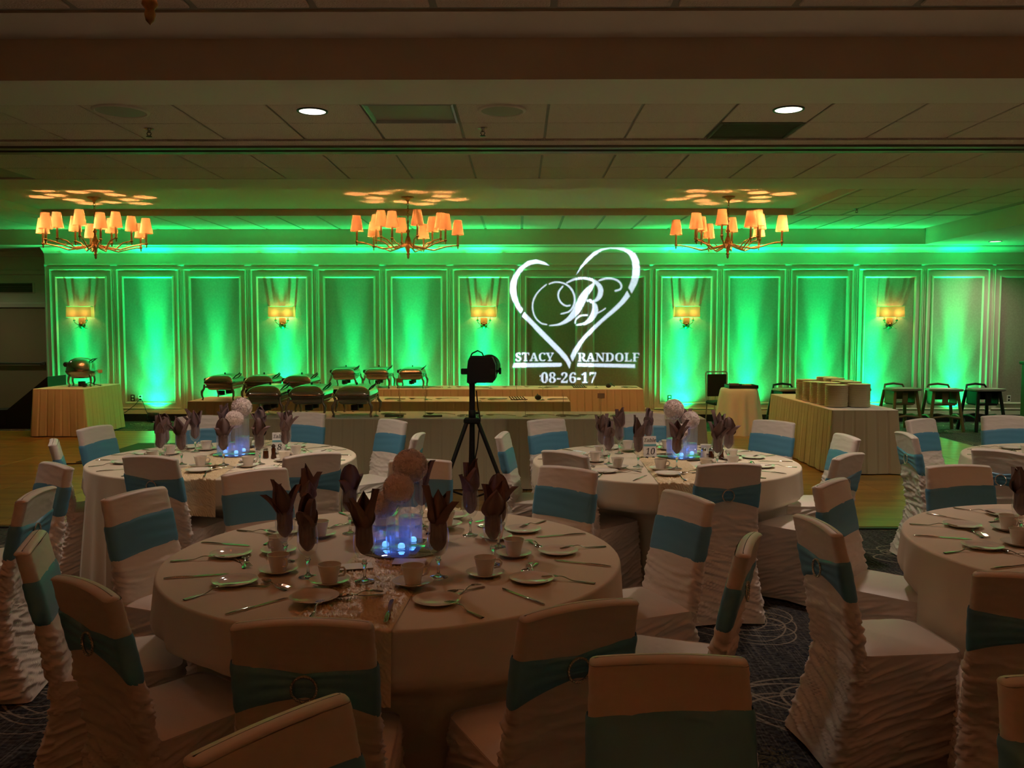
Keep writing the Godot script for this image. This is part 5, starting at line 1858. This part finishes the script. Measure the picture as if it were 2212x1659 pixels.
func high_chairs() -> void:
	var spots := [[4.45, -14.5, 0.25, "black", "black plastic high chair behind the stacked plates, nearest the cocktail table"], [5.55, -14.6, -0.2, "black", "black plastic high chair half hidden by the stacked plates"], [6.34, -14.6, 0.15, "tan", "olive plastic high chair beside the half-hidden black one"], [6.99, -14.5, -0.1, "tan", "olive plastic high chair in the middle of the row"], [7.66, -14.5, 0.12, "black", "black plastic high chair at the outlet end of the row"]]
	var protos := {}
	for s in spots:
		var at := Vector3(s[0], 0, s[1])
		if protos.has(s[3]):
			copy(protos[s[3]], at, s[2], s[4])
			continue
		var m: Material = M.highchair_black if s[3] == "black" else M.highchair_tan
		var t := thing("high_chair", s[4], "high chair", at, s[2], "plastic high chairs")
		protos[s[3]] = t
		var mb := MB.new()
		for sx in [-1.0, 1.0]:
			for sz in [-1.0, 1.0]:
				mb = MB.new()
				mb.t = Transform3D()
				var top := Vector3(0.185 * sx, 0.66, 0.165 * sz)
				var bot := Vector3(0.262 * sx, 0.003, 0.245 * sz)
				mb.tube([top, top.lerp(bot, 0.5), bot], [0.026, 0.028, 0.030], 8)
				part("leg", mb, m, t)
		mb = MB.new()
		for sx in [-1.0, 1.0]:
			mb.tube([Vector3(0.24 * sx, 0.22, -0.22), Vector3(0.235 * sx, 0.255, 0.0), Vector3(0.24 * sx, 0.22, 0.22)], 0.02, 8)
			mb.tube([Vector3(-0.24, 0.22, 0.22 * sx), Vector3(0, 0.255, 0.215 * sx), Vector3(0.24, 0.22, 0.22 * sx)], 0.02, 8)
		part("stretcher", mb, m, t)
		mb = MB.new()
		mb.box(Vector3(0, 0.44, 0), Vector3(0.34, 0.03, 0.30), 0.01)
		for sx in [-1.0, 1.0]:
			mb.box(Vector3(0.18 * sx, 0.55, 0.0), Vector3(0.02, 0.22, 0.30), 0.008)
		mb.box(Vector3(0, 0.60, -0.155), Vector3(0.36, 0.20, 0.02), 0.008)
		mb.box(Vector3(0.0, 0.54, 0.15), Vector3(0.10, 0.20, 0.02), 0.008)
		part("seat_tub", mb, m, t)
		mb = MB.new()
		var tf := func(u: float, v: float) -> Vector3:
			var prof := [[0.0, 0.690], [0.80, 0.690], [0.93, 0.705], [1.0, 0.700], [1.0, 0.670], [0.9, 0.662]]
			var q := v * 5.0
			var i := mini(int(q), 4)
			var w: float = lerpf(prof[i][0], prof[i + 1][0], q - i)
			var p: Vector2 = rrect(u, 0.265 * w + 0.001, -0.16 * w - 0.001 + 0.08, 0.17 * w + 0.001 + 0.08, 0.06 * w + 0.0008)[0]
			return Vector3(p.x, lerpf(prof[i][1], prof[i + 1][1], q - i), p.y)
		mb.grid(48, 20, tf, 1.0, true)
		part("tray", mb, M.tray_grey, t)
		mb = MB.new()
		mb.tube([Vector3(-0.19, 0.66, -0.15), Vector3(-0.16, 0.745, -0.19), Vector3(0, 0.765, -0.20), Vector3(0.16, 0.745, -0.19), Vector3(0.19, 0.66, -0.15)], 0.018, 8)
		part("back_rail", mb, m, t)

# ---------- name projector on its tripod ----------
const PX := -0.354
const PY := 1.306
const PZ := -8.10

func projector() -> void:
	var t := thing("tripod_stand", "black three-legged lighting stand in front of the buffet", "stand", Vector3(-0.44, 0, PZ + 0.02))
	var mb := MB.new()
	mb.tube([Vector3(0, 0.10, 0), Vector3(0, 0.86, 0)], 0.024, 12)
	part("lower_pole", mb, M.black_powder_coat, t)
	mb = MB.new()
	mb.box(Vector3(0, 1.08, 0), Vector3(0.052, 0.52, 0.04), 0.008)
	part("upper_pole", mb, M.black_powder_coat, t)
	mb = MB.new()
	mb.box(Vector3(0, 0.84, 0), Vector3(0.155, 0.055, 0.13), 0.015)
	mb.lathe([Vector2(0.024, 0.86), Vector2(0.034, 0.87), Vector2(0.034, 0.93), Vector2(0.026, 0.94)], 16)
	part("collar", mb, M.black_powder_coat, t)
	mb = MB.new()
	mb.ball(Vector3(0.045, 0.91, 0), Vector3(0.022, 0.014, 0.014), 10)
	part("clamp_knob", mb, M.black_powder_coat, t)
	for k in 3:
		var a := PI / 2 + 0.12 + TAU * k / 3.0
		var d := Vector3(cos(a), 0, -sin(a))
		mb = MB.new()
		mb.tube([d * 0.06 + Vector3(0, 0.83, 0), d * 0.36 + Vector3(0, 0.14, 0), d * 0.40 + Vector3(0, 0.034, 0)], [0.020, 0.018, 0.018], 8)
		var leg := part("leg", mb, M.black_powder_coat, t)
		mb = MB.new()
		mb.ball(d * 0.402 + Vector3(0, 0.031, 0), Vector3(0.022, 0.022, 0.022), 10)
		part("rubber_foot", mb, M.black_rubber, leg)
		mb = MB.new()
		mb.tube([d * 0.315 + Vector3(0, 0.24, 0), d * 0.02 + Vector3(0, 0.12, 0)], 0.010, 6)
		part("strut", mb, M.black_powder_coat, t)
	mb = MB.new()
	mb.tube([Vector3(0.04, 1.12, 0.02), Vector3(0.05, 1.02, 0.03), Vector3(0.055, 0.96, 0.03), Vector3(0.075, 0.86, 0.03), Vector3(0.05, 0.6, 0.03), Vector3(-0.01, 0.3, 0.035)], 0.007, 6)
	part("cable", mb, M.black_plastic, t)
	# the spotlight: octagonal can, front barrel closed by a cut-out plate, lamp inside
	t = thing("pattern_spotlight", "black pattern spotlight on the tripod throwing names and a heart on the wall", "spotlight", Vector3(PX, PY, PZ))
	mb = MB.new()
	var oct := PackedVector2Array([Vector2(-0.125, -0.105), Vector2(0.11, -0.105), Vector2(0.135, -0.06), Vector2(0.135, 0.055), Vector2(0.105, 0.125), Vector2(-0.095, 0.125), Vector2(-0.12, 0.055)])
	# body walls and back, open to the barrel in front
	mb.slab(oct, 0.16, 0.185)
	for k in oct.size():
		var a: Vector2 = oct[k]
		var b: Vector2 = oct[(k + 1) % oct.size()]
		mb.quad(Vector3(a.x, a.y, 0.17), Vector3(b.x, b.y, 0.17), Vector3(b.x, b.y, -0.13), Vector3(a.x, a.y, -0.13), Vector3(a.x + b.x, a.y + b.y, 0))
	_front_ring(mb, oct)
	for k in 5:
		mb.box(Vector3(0.0, 0.127, -0.08 + k * 0.05), Vector3(0.18, 0.012, 0.02), 0.003)
	part("can", mb, M.black_powder_coat, t)
	mb = MB.new()
	mb.tube([Vector3(0.0161, 0.0073, -0.09), Vector3(0.0268, 0.0122, -0.15), Vector3(0.0607, 0.0277, -0.34)], [0.096, 0.099, 0.111], 40, false)
	part("barrel", mb, M.black_powder_coat, t)
	mb = MB.new()
	mb.box(Vector3(-0.155, -0.01, 0.0), Vector3(0.07, 0.055, 0.05), 0.008)
	mb.box(Vector3(-0.085, -0.04, 0.0), Vector3(0.08, 0.17, 0.02), 0.006)
	part("yoke", mb, M.black_powder_coat, t)
	mb = MB.new()
	mb.t = Transform3D(Basis(Vector3.FORWARD, PI / 2), Vector3(0.16, -0.005, 0.02))
	mb.lathe([Vector2(0, -0.025), Vector2(0.008, -0.025), Vector2(0.009, 0.0), Vector2(0.028, 0.003), Vector2(0.031, 0.012), Vector2(0.028, 0.024), Vector2(0, 0.026)], 14)
	part("tilt_knob", mb, M.black_powder_coat, t)
	mb = MB.new()
	mb.tube([Vector3(0.03, 0.12, 0.10), Vector3(0.01, 0.165, 0.11), Vector3(-0.03, 0.185, 0.11), Vector3(-0.08, 0.16, 0.10), Vector3(-0.115, 0.09, 0.08), Vector3(-0.125, 0.01, 0.06), Vector3(-0.10, -0.12, 0.04)], 0.007, 8)
	part("power_lead", mb, M.black_plastic, t)
	mb = MB.new()
	mb.box(Vector3(0.105, -0.005, 0.187), Vector3(0.035, 0.05, 0.003), 0.001)
	part("rating_plate", mb, M.dark_metal, t)
	gobo(t)
	var l := AreaLight3D.new()
	l.name = "lamp_light"
	l.light_color = Color(0.74, 0.83, 1.0)
	l.light_energy = PROJECTOR_E
	l.area_size = Vector2(0.0009, 0.0009)
	l.area_normalize_energy = true
	l.area_range = 30.0
	l.area_attenuation = 2.0
	l.shadow_enabled = true
	t.add_child(l)
	l.position = Vector3.ZERO
	var hb := MB.new()
	hb.box(Vector3(0, 0, 0.012), Vector3(0.02, 0.02, 0.02), 0.002)
	part("lamp_block", hb, M.dark_metal, t)

func _front_ring(mb: MB, oct: PackedVector2Array) -> void:   # front of the can round the barrel
	var n := 56
	for i in n:
		var a := TAU * i / n
		var b := TAU * (i + 1) / n
		var p := Vector2(cos(a), sin(a))
		var q := Vector2(cos(b), sin(b))
		var po := _edge(oct, p)
		var qo := _edge(oct, q)
		mb.quad(Vector3(p.x * 0.066, p.y * 0.066, -0.13), Vector3(q.x * 0.066, q.y * 0.066, -0.13), Vector3(qo.x * 1.05, qo.y * 1.05, -0.13), Vector3(po.x * 1.05, po.y * 1.05, -0.13), Vector3.FORWARD)

func _edge(poly: PackedVector2Array, d: Vector2) -> Vector2:
	for k in poly.size():
		var hit = Geometry2D.segment_intersects_segment(Vector2.ZERO, d, poly[k], poly[(k + 1) % poly.size()])
		if hit != null:
			return hit
	return d * 0.1

# The cut-out plate. Its drawing is laid out in drawing units; UNIT metres each on the wall.
const ART_W := 1607.0
const ART_H := 1640.0
const UNIT := 0.0016157
const ART_X := -0.272
const ART_TOP := 3.261
const CELL := 2.0

func gobo(t: Node3D) -> void:
	var nx := int(ART_W / CELL)
	var ny := int(ART_H / CELL)
	var bits := PackedByteArray()
	bits.resize(nx * ny)
	var heart := [
		[507, 275, 440, 235, 350, 207, 260, 225, 170, 290, 100, 380, 65, 470, 60, 560, 85, 650, 130, 740, 180, 808, 205, 765, 160, 690, 135, 600, 128, 510, 140, 430, 175, 360, 230, 295, 300, 260, 370, 248, 440, 262],
		[222, 790, 300, 870, 400, 970, 520, 1090, 620, 1190, 700, 1280, 745, 1355, 728, 1425, 690, 1350, 620, 1270, 500, 1150, 380, 1030, 280, 920, 195, 838],
		[797, 378, 850, 280, 920, 190, 1000, 120, 1080, 80, 1180, 65, 1330, 65, 1400, 95, 1460, 150, 1495, 220, 1507, 310, 1500, 400, 1475, 480, 1418, 585, 1380, 520, 1405, 460, 1422, 390, 1428, 310, 1420, 230, 1390, 160, 1330, 110, 1250, 85, 1180, 80, 1090, 105, 1000, 165, 920, 240, 850, 310],
		[1368, 552, 1400, 615, 1340, 690, 1250, 775, 1100, 900, 1000, 1000, 900, 1100, 830, 1210, 762, 1345, 737, 1285, 770, 1210, 830, 1125, 900, 1040, 1000, 940, 1100, 850, 1200, 760, 1290, 670, 1340, 600],
		[105, 1362, 640, 1360, 642, 1388, 628, 1402, 92, 1412],
		[818, 1362, 1462, 1374, 1464, 1415, 815, 1400],
	]
	for h in heart:
		var poly := PackedVector2Array()
		for i in range(0, h.size(), 2):
			poly.append(Vector2(h[i], h[i + 1]))
		var tr := Geometry2D.triangulate_polygon(poly)
		for k in range(0, tr.size(), 3):
			_fill(bits, nx, ny, poly[tr[k]], poly[tr[k + 1]], poly[tr[k + 2]])
	# the script letter: strokes as x, y, width
	var strokes := [
		[465, 485, 12, 400, 540, 14, 345, 610, 15, 315, 690, 15, 318, 780, 15, 350, 860, 15, 410, 915, 15, 475, 930, 12],
		[497, 480, 12, 560, 458, 16, 640, 465, 16, 710, 500, 18, 760, 560, 20, 783, 640, 20, 770, 720, 18, 720, 785, 18, 630, 812, 14],
		[650, 505, 14, 608, 560, 18, 600, 620, 18, 627, 680, 18, 680, 720, 17, 735, 717, 15],
		[1000, 476, 20, 950, 530, 58, 900, 590, 76, 862, 660, 88, 828, 730, 88, 780, 805, 74, 705, 880, 48, 610, 928, 24, 497, 942, 8],
		[695, 465, 16, 780, 427, 22, 880, 414, 24, 970, 432, 30, 1038, 478, 44, 1072, 540, 58, 1062, 610, 56, 1020, 660, 34, 955, 686, 12],
		[928, 664, 26, 962, 660, 26],
		[985, 690, 14, 1008, 720, 52, 1010, 785, 70, 975, 855, 62, 905, 915, 34, 800, 936, 10],
		[790, 915, 16, 798, 875, 18, 850, 832, 18, 930, 826, 16],
		[1040, 802, 12, 1090, 776, 14, 1128, 748, 10],
		[1055, 440, 18, 1130, 418, 22, 1210, 422, 20, 1272, 450, 20, 1303, 497, 20, 1288, 538, 20, 1235, 556, 18],
	]
	for s in strokes:
		var cv := Curve2D.new()
		var pts := []
		for i in range(0, s.size(), 3):
			pts.append(Vector2(s[i], s[i + 1]))
		var np := pts.size()
		for i in np - 1:
			var p0: Vector2 = pts[maxi(i - 1, 0)]
			var p1: Vector2 = pts[i]
			var p2: Vector2 = pts[i + 1]
			var p3: Vector2 = pts[mini(i + 2, np - 1)]
			for q in 14:
				var f := q / 14.0
				var p := p1.cubic_interpolate(p2, p0, p3, f)
				_disc(bits, nx, ny, p, lerpf(s[i * 3 + 2], s[i * 3 + 5], f) * 0.5)
	_word(bits, nx, ny, "STACY", Rect2(122, 1245, 430, 98))
	_word(bits, nx, ny, "RANDOLF", Rect2(820, 1248, 690, 98))
	_word(bits, nx, ny, "08-26-17", Rect2(410, 1466, 620, 120))
	# the plate: what is not cut out, row by row, shrunk towards the lamp
	var zp := -0.30
	var kk := 0.30 / (PZ - ZW)
	var mb := MB.new()
	var put := func(xa: float, ya: float, xb: float, yb: float) -> void:
		var p := func(x: float, y: float) -> Vector3:
			return Vector3((ART_X + x * UNIT - PX) * kk, (ART_TOP - y * UNIT - PY) * kk, zp)
		mb.quad(p.call(xa, ya), p.call(xb, ya), p.call(xb, yb), p.call(xa, yb), Vector3.FORWARD)
	var mid := Vector2(ART_W, ART_H) * 0.5          # round plate that fills the barrel
	var rad := 0.1085 / (UNIT * kk)
	for j in range(int(-(rad - mid.y) / CELL) - 1, int((mid.y + rad) / CELL) + 1):
		var dy := (j + 0.5) * CELL - mid.y
		if absf(dy) >= rad:
			continue
		var hw := sqrt(rad * rad - dy * dy)
		if j < 0 or j >= ny:
			put.call(mid.x - hw, j * CELL, mid.x + hw, (j + 1) * CELL)
			continue
		var i := 0
		while i < nx:
			if bits[j * nx + i] == 0:
				var e := i
				while e < nx and bits[j * nx + e] == 0:
					e += 1
				put.call(mid.x - hw if i == 0 else i * CELL, j * CELL, mid.x + hw if e == nx else e * CELL, (j + 1) * CELL)
				i = e
			else:
				i += 1
	part("pattern_plate", mb, M.stage_black, t)

func _fill(bits: PackedByteArray, nx: int, ny: int, a: Vector2, b: Vector2, c: Vector2) -> void:
	var lo := a.min(b).min(c)
	var hi := a.max(b).max(c)
	for j in range(maxi(0, int(lo.y / CELL)), mini(ny, int(hi.y / CELL) + 2)):
		for i in range(maxi(0, int(lo.x / CELL)), mini(nx, int(hi.x / CELL) + 2)):
			if bits[j * nx + i] == 0 and Geometry2D.point_is_inside_triangle(Vector2((i + 0.5) * CELL, (j + 0.5) * CELL), a, b, c):
				bits[j * nx + i] = 1

func _disc(bits: PackedByteArray, nx: int, ny: int, c: Vector2, r: float) -> void:
	for j in range(maxi(0, int((c.y - r) / CELL)), mini(ny, int((c.y + r) / CELL) + 1)):
		for i in range(maxi(0, int((c.x - r) / CELL)), mini(nx, int((c.x + r) / CELL) + 1)):
			if Vector2((i + 0.5) * CELL, (j + 0.5) * CELL).distance_to(c) <= r:
				bits[j * nx + i] = 1

func _word(bits: PackedByteArray, nx: int, ny: int, s: String, box: Rect2) -> void:
	var tm := text(s, 1.0, null, 0.0, 0.0, 700)
	var ar := tm.surface_get_arrays(0)
	var vs: PackedVector3Array = ar[Mesh.ARRAY_VERTEX]
	var id = ar[Mesh.ARRAY_INDEX]
	var lo := Vector2(1e9, 1e9)
	var hi := -lo
	for p in vs:
		lo = lo.min(Vector2(p.x, p.y))
		hi = hi.max(Vector2(p.x, p.y))
	var m := func(p: Vector3) -> Vector2:
		return Vector2(box.position.x + (p.x - lo.x) / (hi.x - lo.x) * box.size.x, box.end.y - (p.y - lo.y) / (hi.y - lo.y) * box.size.y)
	var n: int = id.size() if id != null else vs.size()
	for k in range(0, n - 2, 3):
		var a: Vector3 = vs[id[k] if id != null else k]
		var b: Vector3 = vs[id[k + 1] if id != null else k + 1]
		var c: Vector3 = vs[id[k + 2] if id != null else k + 2]
		_fill(bits, nx, ny, m.call(a), m.call(b), m.call(c))
